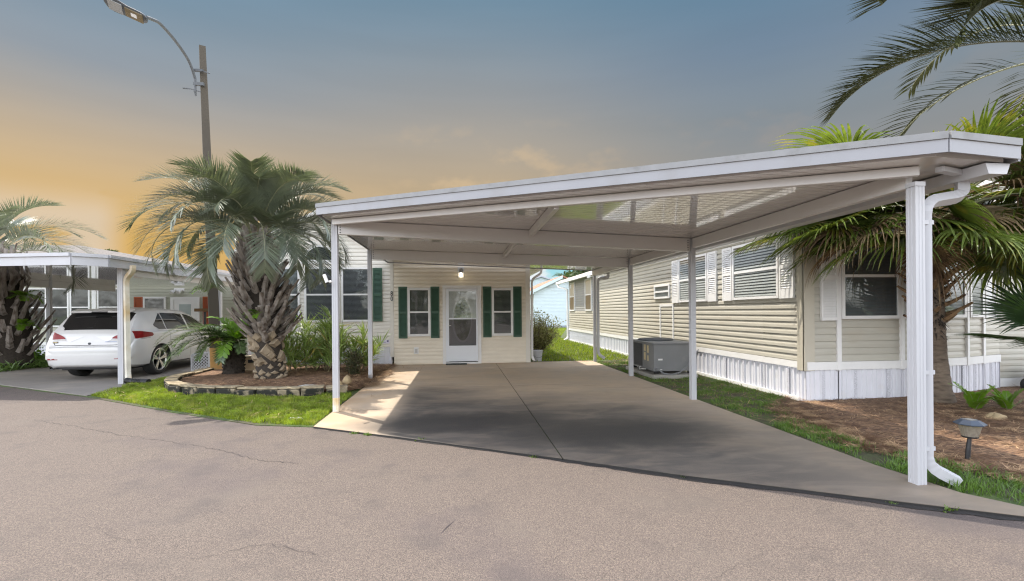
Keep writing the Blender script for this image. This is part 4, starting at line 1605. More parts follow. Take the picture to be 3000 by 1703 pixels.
bo.object = cut
dg = bpy.context.evaluated_depsgraph_get()
dg.update()
nme = bpy.data.meshes.new_from_object(body.evaluated_get(dg))
body.modifiers.clear()
body.data = nme
bpy.data.objects.remove(cut)
try:
    nme.set_sharp_from_angle(angle=R(38))
except Exception:
    pass


def car_patch(name, outline, m_, off=0.005, par=None, sides=(1,)):
    """patch on the body given as rows of (y, j) points: outline = list of rows"""
    pm = MB()
    for sx_ in sides:
        g_ = []
        for r in outline:
            for (y, j) in r:
                p = Vector(car_pt(y, j))
                e = 0.01
                du = Vector(car_pt(y + e, j)) - p
                dv = Vector(car_pt(y, min(j + .05, 12))) - Vector(car_pt(y, max(j - .05, 0)))
                nn_ = du.cross(dv)
                if nn_.length < 1e-9:
                    nn_ = Vector((0, -1, .5))
                nn_.normalize()
                if nn_.x < -1e-3 or (abs(nn_.x) < .3 and nn_.z < 0):
                    nn_ = -nn_
                p = p + nn_ * off
                g_.append((p.x * sx_, p.y, p.z))
        k = len(outline[0])
        pm.add(g_, [(i * k + j, i * k + j + 1, (i + 1) * k + j + 1, (i + 1) * k + j) for i in range(len(outline) - 1) for j in range(k - 1)])
    return pm.build(name, m_, par or car, smooth=True, local=True, fixn=False)


# rear window spans the hatch slope
rows_ = []
for t in np.linspace(0, 1, 10):
    y = 0.20 + (0.565 - 0.20) * t
    jl = 10.1 - 0.75 * min(1, t * 1.2) + (0.25 if t < .15 else 0)
    rows_.append([(y, j) for j in np.linspace(jl, 12, 12)])
rw = car_patch('rear_window', rows_, CGLASS, 0.006, sides=(1, -1))


# side windows
def strip_rows(y0, y1, jb, jt, n_=10):
    return [[(y, jb(y) + (jt(y) - jb(y)) * q) for q in np.linspace(0, 1, 6)] for y in np.linspace(y0, y1, n_)]


jt_ = lambda y: 8.75
jb_ = lambda y: 7.12
for (y0, y1) in ((0.86, 1.27), (1.31, 2.20), (2.28, 3.30)):
    def jb2(y):
        return 7.12 if y > 1.0 else 7.12 + (1.0 - y) * 2.5

    def jt2(y):
        v = 8.75
        if y < 1.27:
            v = min(v, 7.6 + (y - 0.86) * 2.9)
        if y > 2.75:
            v = min(v, 8.75 - (y - 2.75) * 1.1)
        return v
    car_patch('side_window', strip_rows(y0, y1, jb2, jt2), CGLASS, 0.005, sides=(1,))
    car_patch('side_window', strip_rows(y0, y1, jb2, jt2), CGLASS, 0.005, sides=(-1,))
CHROME = mat('chrome', (0.62, 0.62, 0.62), 0.15, 0.05, 5, metal=1.0)
car_patch('window_trim', [[(y, 6.98), (y, 7.06)] for y in np.linspace(0.95, 3.4, 20)], CHROME, 0.007, sides=(1,))
DKLINE = mat('panel_gap', (0.03, 0.03, 0.03), 0.6, 0.1, 5)
car_patch('door_gap', [[(1.34 + 0.35 * max(0, (4.6 - j) / 2.0) ** 1.5 - .004, j), (1.34 + 0.35 * max(0, (4.6 - j) / 2.0) ** 1.5 + .004, j)] for j in np.linspace(2.6, 7.0, 16)], DKLINE, 0.003, sides=(1,))
car_patch('door_gap', [[(2.24 - .004, j), (2.24 + .004, j)] for j in np.linspace(2.4, 7.0, 12)], DKLINE, 0.003, sides=(1,))
m = MB()
for yy in (1.52, 2.42):
    m.tube([(0.945, yy, 0.90), (0.975, yy + .03, 0.905), (0.975, yy + .17, 0.905), (0.945, yy + .2, 0.90)], 0.014, 8)
m.build('door_handle', PAINT, car, smooth=True, local=True)
# windshield
car_patch('windshield', [[(y, j) for j in np.linspace(9.4, 12, 8)] for y in np.linspace(2.72, 3.58, 8)], CGLASS, 0.004, sides=(1, -1))
# tail lamps wrapping the corner
TAIL = mat('red_tail_lamp', (0.21, 0.004, 0.006), 0.3, 0.4, 14, spec=.35)
TAILW = mat('clear_tail_lamp', (0.45, 0.43, 0.42), 0.15, 0.2, 14, coat=0.6)


def prism_y(poly, y_of, th):
    """polygon in x-z extruded toward the viewer; y from y_of(x,z)"""
    k = len(poly)
    mm = MB()
    mm.add([(x, y_of(x, z) - th, z) for x, z in poly] + [(x, y_of(x, z) + .06, z) for x, z in poly], [tuple(range(k)), tuple(range(2 * k - 1, k - 1, -1))] + [(i, k + i, k + (i + 1) % k, (i + 1) % k) for i in range(k)])
    return mm


def rear_y(x, z):
    zz = [0.745, 0.815, 0.96, 1.065, 1.17]
    yy = [0.06, 0.085, 0.12, 0.17, 0.26]
    return float(np.interp(z, zz, yy)) + max(0, abs(x) - 0.66) ** 2 * 3.2


for sx_ in (1, -1):
    tl = MB()
    rws = []
    for t in np.linspace(0, 1, 9):         # rear face, inner point to corner
        x = 0.47 + 0.42 * t
        zb_ = 0.905 - .015 * t
        zt_ = 0.93 + 0.13 * min(1, t * 1.5) ** .8
        rws.append([(sx_ * x, rear_y(x, zb_ + (zt_ - zb_) * q) - .018, zb_ + (zt_ - zb_) * q) for q in (0, .5, 1)])
    for t in np.linspace(0.12, 1, 7):      # side
        y = 0.30 + 0.36 * t
        zb_ = 0.90 + .03 * t
        zt_ = 1.06 - 0.05 * t
        x = 0.918 + 0.028 * min(1, t * 1.4)
        rws.append([(sx_ * (x + .004), y, zb_ + (zt_ - zb_) * q) for q in (0, .5, 1)])
    rws.append([(sx_ * .949, .70, .95), (sx_ * .949, .71, .965), (sx_ * .949, .70, .98)])
    tl.add([p for r in rws for p in r], [(i * 3 + j, i * 3 + j + 1, i * 3 + j + 4, i * 3 + j + 3) for i in range(len(rws) - 1) for j in range(2)])
    tl.build('tail_lamp', TAIL, car, smooth=True, local=True)
    tl = MB()
    rws = []
    for t in np.linspace(0, 1, 7):
        x = 0.45 + 0.44 * t
        rws.append([(sx_ * x, rear_y(x, z) - .016, z) for z in (0.872, 0.903)])
    for t in np.linspace(0.12, 1, 5):
        rws.append([(sx_ * (0.924 + .025 * t), 0.30 + 0.30 * t, z) for z in (0.868 + .02 * t, 0.90 + .02 * t)])
    tl.add([p for r in rws for p in r], [(i * 2, i * 2 + 1, i * 2 + 3, i * 2 + 2) for i in range(len(rws) - 1)])
    tl.build('reverse_lamp', TAILW, car, smooth=True, local=True)
    m = MB()
    m.obox((sx_ * 0.66, 0.012, 0.475), (0.10, 0.0, 0), (0, 0.012, 0), (0, 0.002, 0.016))
    m.build('reflector', TAIL, car, local=True)
# tailgate details
m = MB()
m.lathe([(0.0, -0.004), (0.026, -0.004), (0.026, 0.02)], 16, (0.02, 0.07, 0.80), 'y')
m.build('keyhole_cap', DGREY, car, local=True)
m = MB()
pts = [(-0.72, .855), (-0.66, 0.775), (-0.5, 0.765), (0.5, 0.765), (0.66, 0.775), (0.72, .855)]
for a, b_ in zip(pts[:-1], pts[1:]):
    p = [(q[0], rear_y(q[0], q[1]) - .004, q[1]) for q in (a, b_)]
    m.tube(p, 0.006, 5)
m.build('tailgate_gap', DKLINE, car, local=True)
m = MB()
for x0 in (-0.62, 0.12):
    m.add([(x0, rear_y(x0, .955) - .004, .955), (x0 + .5, rear_y(x0, .955) - .004, .955), (x0 + .25, rear_y(x0, .83) - .008, .84)], [(0, 1, 2)])
m.build('tailgate_crease', mat('crease_highlight_paint', (0.70, 0.70, 0.71), 0.25, 0.02, 2.0, coat=0.8), car, local=True)  # paler copy of the body paint, light on the facets painted in
m = MB()
m.obox((-0.66, rear_y(.66, .86) - .012, 0.835), (0.05, 0, 0), (0, .004, 0), (0, .004, .016))
m.build('badge', BLACK, car, local=True)
m = MB()
m.obox((-0.66, rear_y(.66, .86) - .018, 0.835), (0.042, 0, 0), (0, .0015, 0), (0, .001, .008))
m.build('badge_face', mat('gold_letter', (0.5, 0.4, 0.2), 0.4, 0.3, 60), car, local=True)
m = MB()
for i in range(11):
    m.obox((0.34 + i * 0.022, rear_y(.4, .83) - .006, 0.835), (0.008, 0, 0), (0, .002, 0), (0, .001, .007))
m.build('model_letters', mat('blue_grey_letter', (0.30, 0.36, 0.55), 0.4, 0.1, 10), car, local=True)
m = MB()
m.obox((0.0, 0.52, 1.515), (0.62, 0, 0), (0, 0.10, 0.03), (0, -0.01, 0.022))
m.build('spoiler', PAINT, car, local=True, bevel=0.02)
m = MB()
m.obox((0.0, 0.415, 1.487), (0.16, 0, 0), (0, 0.02, 0.007), (0, -0.004, 0.012))
m.build('brake_lamp', BLACK, car, local=True)
m = MB()
m.tube([(0.0, 0.265, 1.15), (-0.02, 0.245, 1.145), (-0.34, 0.25, 1.14), (-0.40, 0.26, 1.145)], [0.016, 0.014, 0.012, 0.006], 6)
m.build('rear_wiper', BLACK, car, local=True)
m = MB()
m.obox((0, 0.10, 0.285), (0.70, 0, 0), (0, 0.02, 0), (0, 0, 0.025))
m.obox((0, 2.4, 0.27), (0.70, 0, 0), (0, 2.1, 0), (0, 0, 0.06))
m.build('underbody', BLACK, car, local=True)
m = MB()
m.tube([(-0.64, 0.4, 0.285), (-0.66, 0.08, 0.285), (-0.67, -0.01, 0.28)], 0.035, 12, cap=False)
m.build('exhaust_pipe', CHROME, car, smooth=True, local=True)
m = MB()
m.tube([(0.0, 1.2, 1.585), (0.0, 1.12, 1.64), (0.0, 1.05, 1.645)], [0.05, 0.025, 0.008], 8)
m.build('roof_antenna', BLACK, car, smooth=True, local=True)
m = MB()
m.obox((1.05, 3.0, 1.03), (0.10, 0, 0), (0, 0.05, 0), (0, 0, 0.07))
m.build('mirror', PAINT, car, local=True, bevel=0.03)
ALLOY = mat('alloy_wheel', (0.55, 0.54, 0.52), 0.25, 0.06, 8, metal=0.85)
for (xw, yw) in ((-0.80, 1.0), (0.80, 1.0), (-0.80, 3.775), (0.80, 3.775)):
    sg_ = 1 if xw > 0 else -1
    t = MB()
    t.lathe([(0.25, -.11), (0.32, -.118), (0.355, -.09), (0.362, 0), (0.355, .09), (0.32, .118), (0.25, .11)], 40, (xw, yw, 0.36), 'x', cap=False)
    tw = t.build('wheel', RUBBER, car, smooth=True, local=True)
    rm = MB()
    rm.lathe([(0.268, .112 * sg_), (0.25, .115 * sg_), (0.235, .09 * sg_), (0.23, .0 * sg_)], 40, (xw, yw, 0.36), 'x', cap=False)
    for i in range(5):
        for da in (-0.13, 0.13):
            a = R(90) + i * 2 * math.pi / 5 + da
            a2 = R(90) + i * 2 * math.pi / 5 + da * 0.6
            p0 = Vector((xw + sg_ * .085, yw + .045 * math.cos(a2), .36 + .045 * math.sin(a2)))
            p1 = Vector((xw + sg_ * .10, yw + .245 * math.cos(a), .36 + .245 * math.sin(a)))
            rm.bar(p0, p1, 0.036, 0.03, (1, 0, 0))
    rm.lathe([(0.0, .112 * sg_), (0.035, .11 * sg_), (0.05, .095 * sg_), (0.055, .05 * sg_)], 20, (xw, yw, 0.36), 'x')
    rm.build('rim', ALLOY, tw, smooth=False, local=True)
    dk = MB()
    dk.lathe([(0.0, .03 * sg_), (0.24, .03 * sg_)], 30, (xw, yw, 0.36), 'x')
    dk.build('brake_disc', DGREY, tw, local=True)

# ================================================================== STREET LAMP
lp = thing('street_lamp', 'tall square concrete street lamp with curved grey arm and rust stained base', 'street lamp', (-5.87, 12.2, 0))
POLE = mat('pole_concrete', (0.07, 0.058, 0.042), 0.85, 0.16, 1.2, bump=0.15, bscale=30, stretch=(1, 1, .25))
m = MB()
zs = [-0.05, 0.62, 0.95, 3.0, 5.5, 7.85]
rot = R(28)
vs = []
for z in zs:
    t = max(0, z) / 7.85
    hw = (0.24 * (1 - t) + 0.135 * t) / 2 * 1.414
    ox = -5.85 - 0.26 * t
    for k in range(4):
        a = rot + R(45) + k * R(90)
        vs.append((ox + hw * math.cos(a), 12.2 + hw * math.sin(a), z))
m.add(vs[:8], [(j, (j + 1) % 4, 4 + (j + 1) % 4, 4 + j) for j in range(4)], 1)
for i in range(1, len(zs) - 1):
    m.add(vs[4 * i:4 * i + 8], [(j, (j + 1) % 4, 4 + (j + 1) % 4, 4 + j) for j in range(4)], 0)
m.add(vs[-4:], [(0, 1, 2, 3)])
m.build('pole', [POLE, RUST], lp, fixn=True, bevel=0.012)
arm = [(-6.22, 12.08, 7.02), (-6.23, 11.98, 7.2), (-6.24, 11.8, 7.36), (-6.16, 11.2, 7.42), (-6.0, 10.4, 7.32), (-5.86, 9.9, 7.12), (-5.78, 9.6, 6.98)]
fine = []
for i in range(len(arm) - 1):
    p0, p1, p2, p3 = [Vector(arm[max(0, min(len(arm) - 1, i + k))]) for k in (-1, 0, 1, 2)]
    for t in np.linspace(0, 1, 6, endpoint=False):
        fine.append(0.5 * ((2 * p1) + (-p0 + p2) * t + (2 * p0 - 5 * p1 + 4 * p2 - p3) * t * t + (-p0 + 3 * p1 - 3 * p2 + p3) * t ** 3))
fine.append(Vector(arm[-1]))
ARMP = fine
m = MB()
m.tube(fine, 0.03, 10)
m.build('arm', GALV, lp, smooth=True)
m = MB()
m.tube([(-6.22, 12.08, 7.05), (-6.22, 12.08, 6.72), (-6.215, 12.1, 6.62)], [0.03, 0.03, 0.02], 8)
m.box(-6.25, -6.02, 12.05, 12.11, 6.86, 6.93)
m.box(-6.25, -6.02, 12.02, 12.08, 7.18, 7.23)
m.tube([(-6.15, 12.1, 7.25), (-5.85, 12.0, 7.12)], 0.014, 6)
m.tube([(-6.1, 12.1, 6.72), (-6.3, 12.05, 6.76), (-6.45, 12.0, 6.75)], [.012, .012, .02], 6)
m.build('arm_bracket', GALV, lp)
# luminaire: flat oval head pointing over the road
h0, h1 = Vector((-5.74, 9.52, 6.89)), Vector((-6.36, 9.38, 7.12))
ax_ = (h1 - h0)
tt = ax_.normalized()
sd2 = tt.cross(Vector((0.0, 0.5, 1))).normalized()
up = sd2.cross(tt)
prof = [(-0.02, .05), (0.03, .085), (0.12, .105), (0.45, .11), (0.62, .14), (0.8, .145), (0.93, .11), (1.0, .03)]
m = MB()
vs = []
for t, w_ in prof:
    c0 = h0 + ax_ * t
    for a in np.linspace(0, 2 * math.pi, 12, endpoint=False):
        hh = 0.045 if math.sin(a) > 0 else 0.03
        vs.append(c0 + sd2 * w_ * math.cos(a) + up * hh * math.sin(a) * (0.4 + 0.6 * min(1, w_ / .1)))
k = len(prof)
m.add(vs, [(i * 12 + j, i * 12 + (j + 1) % 12, (i + 1) * 12 + (j + 1) % 12, (i + 1) * 12 + j) for i in range(k - 1) for j in range(12)] + [tuple(range(12)), tuple((k - 1) * 12 + j for j in range(11, -1, -1))])
hd = m.build('lamp_head', mat('pale_lamp_housing', (0.065, 0.07, 0.075), 0.45, 0.05, 5), lp, smooth=True, fixn=True)
m = MB()
c0 = h0 + ax_ * 0.27 - up * 0.034
m.obox(c0, ax_ * 0.21, sd2 * 0.088, up * 0.008)
m.build('ballast_cover', mat('bronze_cover', (0.16, 0.12, 0.06), 0.45, 0.1, 5, metal=0.3), hd)
m = MB()
m.obox(h0 + ax_ * 0.27 - up * 0.044, ax_ * 0.07, sd2 * 0.035, up * 0.0015)
m.build('rating_label', WHITE2, hd)
m = MB()
m.obox(h0 + ax_ * 0.72 - up * 0.031, ax_ * 0.17, sd2 * 0.10, up * 0.006)
m.build('lens', mat('lamp_lens', (0.30, 0.30, 0.29), 0.2, 0.2, 60), hd)
m = MB()
m.tube([h0 + ax_ * 0.36 + up * .04, h0 + ax_ * 0.36 + up * .09, h0 + ax_ * 0.36 + up * .10], [0.04, 0.04, 0.032], 12)
m.build('photocell', DGREY, hd)

# ================================================================== PALMS
PINDO = mat('pindo_leaf', (0.135, 0.158, 0.105), 0.33, 0.35, 5.0, transl=0.1, spec=0.9)
PINDO2 = mat('olive_palm_leaf', (0.13, 0.15, 0.035), 0.42, 0.3, 5.0, transl=0.18)
RACHIS = mat('palm_rachis', (0.24, 0.24, 0.14), 0.5, 0.15, 6)
FANG = mat('fan_leaf', (0.105, 0.145, 0.03), 0.38, 0.45, 6.0, transl=0.34, spec=0.6, col2=(0.27, 0.235, 0.04), c2scale=2.6, c2range=(0.56, 0.70))
FAND = mat('dead_fan_leaf', (0.27, 0.195, 0.105), 0.65, 0.5, 7.0, transl=0.12, col2=(0.10, 0.055, 0.028), c2scale=4, c2range=(0.45, 0.62))
BOOT = mat('grey_leaf_base', (0.29, 0.255, 0.225), 0.85, 0.4, 12.0, bump=0.5, bscale=30, col2=(0.10, 0.072, 0.052), c2scale=6, c2range=(0.46, 0.64), stretch=(2, 2, .6))
BOOTB = mat('brown_leaf_base', (0.25, 0.16, 0.085), 0.85, 0.3, 9.0, bump=0.4, bscale=30, col2=(0.09, 0.05, 0.03), c2scale=6, c2range=(0.5, 0.65))
SCAR = mat('tan_leaf_scar', (0.25, 0.195, 0.13), 0.85, 0.25, 10.0, bump=0.4, bscale=25)
FIBRE = mat('dark_trunk_fibre', (0.035, 0.027, 0.02), 0.95, 0.4, 20, bump=0.5)
FERN = mat('bright_fern_leaf', (0.13, 0.25, 0.02), 0.4, 0.25, 5.0, transl=0.3)
SAGO = mat('sago_leaf', (0.10, 0.15, 0.06), 0.2, 0.3, 6.0, transl=0.1, spec=0.9)


def bend_path(base, az, e0, length, droop, n_=16, pw=1.5, side=0.0):
    """curve leaving base at elevation e0 (rad), bending down by droop (rad) over its length"""
    p = Vector(base)
    pts = [p.copy()]
    for i in range(n_):
        t = (i + .5) / n_
        e = e0 - droop * t ** pw
        a = az + side * t
        p = p + Vector((math.cos(e) * math.cos(a), math.cos(e) * math.sin(a), math.sin(e))) * (length / n_)
        pts.append(p.copy())
    return pts


def path_at(pts, t):
    x = t * (len(pts) - 1)
    i = min(int(x), len(pts) - 2)
    f = x - i
    return pts[i] * (1 - f) + pts[i + 1] * f, (pts[i + 1] - pts[i]).normalized()


def pinnate(rn, base, az, e0, length, droop, ll=0.55, nl=62, lw=0.016, petiole=0.28, vee=0.7, fwd=0.75, pw=1.5, rr=0.016, side=0.0, hang=0.25, twist=0.0):
    pts = bend_path(base, az, e0, length, droop, 18, pw, side)
    m = MB()
    m.tube(pts, list(np.linspace(rr, rr * .2, len(pts))), 5, mi=1)
    for s_ in (-1, 1):
        for i in range(nl):
            t = petiole + (1 - petiole) * (i + rn.uniform(0, .6)) / nl
            if t > 0.995:
                continue
            p, tg = path_at(pts, t)
            sd_ = tg.cross(Vector((0, 0, 1)))
            if sd_.length < 0.05:
                sd_ = Vector((-math.sin(az), math.cos(az), 0))
            sd_.normalize()
            if twist:
                sd_ = Matrix.Rotation(twist * t, 3, tg) @ sd_
            up_ = sd_.cross(tg).normalized()
            k = (t - petiole) / (1 - petiole)
            L_ = ll * (0.45 + 0.75 * math.sin(math.pi * min(1, 0.18 + 0.82 * k)) ** .8 * (1 - .25 * k)) * rn.uniform(.85, 1.1)
            v_ = vee * (1 - .35 * k) + rn.gauss(0, .09)
            d = (sd_ * s_ * math.cos(v_) + up_ * math.sin(v_) + tg * (fwd + .5 * k + rn.gauss(0, .07))).normalized()
            wv = d.cross(up_ + sd_ * .3 * s_)
            wv = wv.normalized() * lw * rn.uniform(.8, 1.15)
            g_ = Vector((0, 0, -1)) * hang * L_
            a0, a1, a2 = p, p + d * L_ * .5 + g_ * .18, p + d * L_ + g_ * .8
            fold = up_ * lw * .5
            m.add([a0 - wv * .45, a0 + wv * .45, a1 - wv, a1 + wv, a2], [(0, 1, 3, 2), (2, 3, 4)])
    return m


def crown(par, rn, c, nf, e_hi, e_lo, L_, droop, mats_, azf=None, **kw):
    for i in range(nf):
        t = (i + .5) / nf
        az = azf(i) if azf else i * 2.39996 + rn.gauss(0, .12)
        e0 = R(e_hi + (e_lo - e_hi) * t + rn.gauss(0, 4))
        dr = R(droop[0] + (droop[1] - droop[0]) * t + rn.gauss(0, 8))
        r_ = 0.10 + .08 * t
        base = (c[0] + r_ * math.cos(az), c[1] + r_ * math.sin(az), c[2] - .25 * t)
        m = pinnate(rn, base, az, e0, L_ * rn.uniform(.88, 1.08) * (0.85 + .15 * min(1, t * 3)), dr, side=rn.gauss(0, .12), **kw)
        m.build('frond', mats_, par)


def boots(rn, base, top, rfun, z0, z1, n_, L0, L1, tilt0, tilt1, w0=0.11, w1=0.05):
    m = MB()
    for i in range(n_):
        t = (i + rn.uniform(-.3, .3)) / n_
        t = min(max(t, 0), 1)
        z = z0 + (z1 - z0) * t
        a = i * 2.39996 + rn.gauss(0, .12)
        q = (z - base[2]) / (top[2] - base[2])
        cx_, cy_ = base[0] + (top[0] - base[0]) * q, base[1] + (top[1] - base[1]) * q
        r_ = rfun(z)
        rad = Vector((math.cos(a), math.sin(a), 0))
        tan = Vector((-math.sin(a), math.cos(a), 0))
        L_ = (L0 + (L1 - L0) * t) * rn.uniform(.55, 1.3)
        tl = R(tilt0 + (tilt1 - tilt0) * t + rn.gauss(0, 8))
        a += rn.gauss(0, .12)
        p = Vector((cx_, cy_, z)) + rad * (r_ - .02)
        pts = []
        for k in range(5):
            f = k / 4
            e = tl + R(10) * (1 - f) - R(9) * f
            pts.append((p.copy(), e))
            p = p + (rad * math.sin(e) + Vector((0, 0, 1)) * math.cos(e) + tan * rn.gauss(0, .03)) * L_ / 4
        vs = []
        for k, (pp, e) in enumerate(pts):
            f = k / 4
            w_ = w0 * (1 - f) ** 1.3 + w1 * (1 - (1 - f) ** 1.3)
            th = .034 * (1 - f) + .016 * f
            nn_ = rad * math.cos(e) - Vector((0, 0, 1)) * math.sin(e)
            vs += [pp - tan * w_ - nn_ * th * .3, pp + nn_ * th, pp + tan * w_ - nn_ * th * .3, pp - nn_ * th]
        m.add(vs, [(k * 4 + j, k * 4 + (j + 1) % 4, k * 4 + 4 + (j + 1) % 4, k * 4 + 4 + j) for k in range(4) for j in range(4)] + [(16, 17, 18, 19)])
    return m


def trunk_core(base, top, rfun, n_=18, seg=16, jit=0.0, rn=None):
    m = MB()
    rows_ = []
    for i in range(seg + 1):
        q = i / seg
        z = base[2] + (top[2] - base[2]) * q
        r_ = rfun(z)
        cx_, cy_ = base[0] + (top[0] - base[0]) * q, base[1] + (top[1] - base[1]) * q
        rows_.append([(cx_ + r_ * (1 + (rn.gauss(0, jit) if rn else 0)) * math.cos(2 * math.pi * k / n_), cy_ + r_ * math.sin(2 * math.pi * k / n_), z) for k in range(n_)])
    m.add([p for r in rows_ for p in r], [(i * n_ + j, i * n_ + (j + 1) % n_, (i + 1) * n_ + (j + 1) % n_, (i + 1) * n_ + j) for i in range(seg) for j in range(n_)] + [tuple(seg * n_ + j for j in range(n_))])
    return m


def scars(rn, base, top, rfun, z0, z1, rows_n, per, bulge=0.05, hh=None):
    m = MB()
    dz = (z1 - z0) / rows_n
    for r_i in range(rows_n):
        for k in range(per):
            a = 2 * math.pi * (k + .5 * (r_i % 2)) / per + rn.gauss(0, .15)
            z = z0 + dz * (r_i + .5) + rn.gauss(0, .045)
            q = (z - base[2]) / (top[2] - base[2])
            cx_, cy_ = base[0] + (top[0] - base[0]) * q, base[1] + (top[1] - base[1]) * q
            r_ = rfun(z)
            rad, tan, up_ = Vector((math.cos(a), math.sin(a), 0)), Vector((-math.sin(a), math.cos(a), 0)), Vector((0, 0, 1))
            w_ = math.pi * r_ / per * rn.uniform(.7, 1.25)
            h_ = dz * rn.uniform(.45, .85)
            c = Vector((cx_, cy_, z)) + rad * (r_ - .015)
            o_ = rad * bulge * rn.uniform(.6, 1.3)
            m.add([c - up_ * h_ * .9, c + tan * w_ - up_ * h_ * .1, c + up_ * h_, c - tan * w_ - up_ * h_ * .1,
                   c - up_ * h_ * .45 + o_ * .8, c + tan * w_ * .6 + o_, c + up_ * h_ * .75 + o_ * 1.2, c - tan * w_ * .6 + o_],
                  [(0, 1, 5, 4), (1, 2, 6, 5), (2, 3, 7, 6), (3, 0, 4, 7), (4, 5, 6, 7)])
    return m


rn = random.Random(11)
# --- main pindo palm in the planting bed
pb, pt_ = (-3.75, 10.0, 0.1), (-4.06, 10.0, 3.1)
rf = lambda z: float(np.interp(z, [0.1, 0.5, 0.9, 1.6, 2.4, 3.1], [0.29, 0.25, 0.25, 0.33, 0.32, 0.13]))
pm_ = thing('pindo_palm', 'big grey green feather palm with shaggy trunk in the stone edged bed', 'palm tree', pb)
trunk_core(pb, pt_, rf).build('trunk', FIBRE, pm_, smooth=True)
boots(rn, pb, pt_, rf, 0.86, 2.98, 200, 0.54, 0.38, 44, 18, 0.08, 0.04).build('leaf_base', BOOT, pm_)
s_ = scars(rn, pb, pt_, rf, 0.46, 1.05, 3, 7, 0.09)
s_.add(*[list(x) for x in (lambda q: (q.v, q.f))(scars(rn, pb, pt_, rf, 0.14, 0.5, 4, 11, 0.045))])
s_.build('leaf_scar', SCAR, pm_)
crown(pm_, rn, (-4.06, 10.0, 2.98), 50, 80, 34, 2.15, (78, 148), [PINDO, RACHIS], ll=0.56, nl=92, lw=0.0105, petiole=0.25, pw=1.3, hang=.12, vee=.6)
# --- palm at the left edge
pb2, pt2 = (-11.95, 14.2, 0.1), (-12.35, 14.2, 3.0)
rf2 = lambda z: float(np.interp(z, [0.1, 0.5, 1.2, 2.3, 3.0], [0.42, 0.42, 0.50, 0.36, 0.2]))
pm2 = thing('pindo_palm', 'feather palm at the left edge in front of sage house windows', 'palm tree', pb2)
trunk_core(pb2, pt2, rf2).build('trunk', FIBRE, pm2, smooth=True)
boots(rn, pb2, pt2, rf2, 0.35, 2.9, 120, 0.62, 0.7, 34, 12, 0.085, 0.04).build('leaf_base', BOOT, pm2)
crown(pm2, rn, (-12.5, 14.2, 3.1), 24, 78, 34, 2.6, (90, 150), [PINDO, RACHIS], ll=0.6, nl=66, lw=0.015, petiole=0.25, pw=1.3, hang=.12)


# --- fan palms
def fan_leaf(rn, base, az, e0, plen, blade, droop, seg=38, arc=250, m_idx=0, w=0.026, tip=0.5, curl=0.9):
    """costapalmate leaf: petiole then pleated blade whose tips hang"""
    pts = bend_path(base, az, e0, plen, droop * .4, 8, 1.3)
    m = MB()
    m.tube(pts, list(np.linspace(.018, .010, len(pts))), 5, mi=1)
    hub, tg = pts[-1], (pts[-1] - pts[-2]).normalized()
    sd_ = tg.cross(Vector((0, 0, 1)))
    if sd_.length < .05:
        sd_ = Vector((-math.sin(az), math.cos(az), 0))
    sd_.normalize()
    nn_ = sd_.cross(tg).normalized()
    roll = rn.gauss(0, .35)
    sd_ = Matrix.Rotation(roll, 3, tg) @ sd_
    nn_ = sd_.cross(tg).normalized()
    for i in range(seg):
        f = (i + .5) / seg * 2 - 1
        a = R(arc / 2) * f
        d = (tg * math.cos(a) + sd_ * math.sin(a) + nn_ * .10 * (1 - abs(f))).normalized()
        L_ = blade * (1 - .38 * abs(f) ** 1.5) * rn.uniform(.9, 1.06)
        p = hub + tg * .12 * (1 - abs(f))
        wv0 = d.cross(nn_).normalized()
        vs = []
        dcur = d.copy()
        K = 6
        hang_ = droop * rn.uniform(.7, 1.3)
        for k in range(K + 1):
            t = k / K
            wd = w * (0.25 + 1.35 * min(1, t / .4)) if t < .4 else w * 1.6 * (1 - ((t - .4) / .6)) ** .9
            wd = max(wd, .0015)
            up_ = wv0.cross(dcur).normalized()
            vs += [p - wv0 * wd + up_ * wd * .35, p - up_ * wd * .35, p + wv0 * wd + up_ * wd * .35]
            bend = (max(0, t - .25) ** 1.2) * hang_ * curl
            dcur = (dcur + Vector((0, 0, -1)) * bend * .55 + Vector((rn.gauss(0, .02), rn.gauss(0, .02), 0))).normalized()
            wv0 = (wv0 - dcur * wv0.dot(dcur)).normalized()
            p = p + dcur * L_ / K
        m.add(vs, [(k * 3 + j, k * 3 + j + 1, k * 3 + 4 + j, k * 3 + 3 + j) for k in range(K) for j in range(2)], m_idx)
    return m


rn = random.Random(5)
sb, st = (7.16, 6.45, 0.0), (6.92, 6.40, 2.9)
rfs = lambda z: float(np.interp(z, [0, .25, .8, 1.3, 2.9], [0.20, 0.155, 0.125, 0.13, 0.14]))
sp = thing('fan_palm', 'leaning fan palm with brown shaggy trunk and drooping dead fronds', 'palm tree', sb)
TRB = mat('ringed_palm_trunk', (0.17, 0.13, 0.095), 0.9, 0.3, 12.0, bump=0.8, bscale=22, stretch=(1, 1, 4), col2=(0.07, 0.05, 0.035), c2scale=6)
trunk_core(sb, st, rfs, 18, 60, .05, rn).build('trunk', TRB, sp, smooth=True)
boots(rn, sb, st, rfs, 1.2, 2.9, 64, 0.30, 0.42, 55, 34, 0.045, 0.024).build('leaf_base', BOOTB, sp)
m = MB()
for i in range(220):
    a = rn.uniform(0, 6.28)
    z = rn.uniform(1.0, 1.75)
    q = z / 2.9
    c = Vector((sb[0] + (st[0] - sb[0]) * q, sb[1] + (st[1] - sb[1]) * q, z))
    rad = Vector((math.cos(a), math.sin(a), 0))
    p = c + rad * .12
    d = rad * rn.uniform(.2, .9) + Vector((0, 0, rn.uniform(-1, .1)))
    wv = Vector((-math.sin(a), math.cos(a), 0)) * .012
    m.add([p - wv, p + wv, p + d.normalized() * rn.uniform(.06, .2)], [(0, 1, 2)])
m.build('fibre', FIBRE, sp)
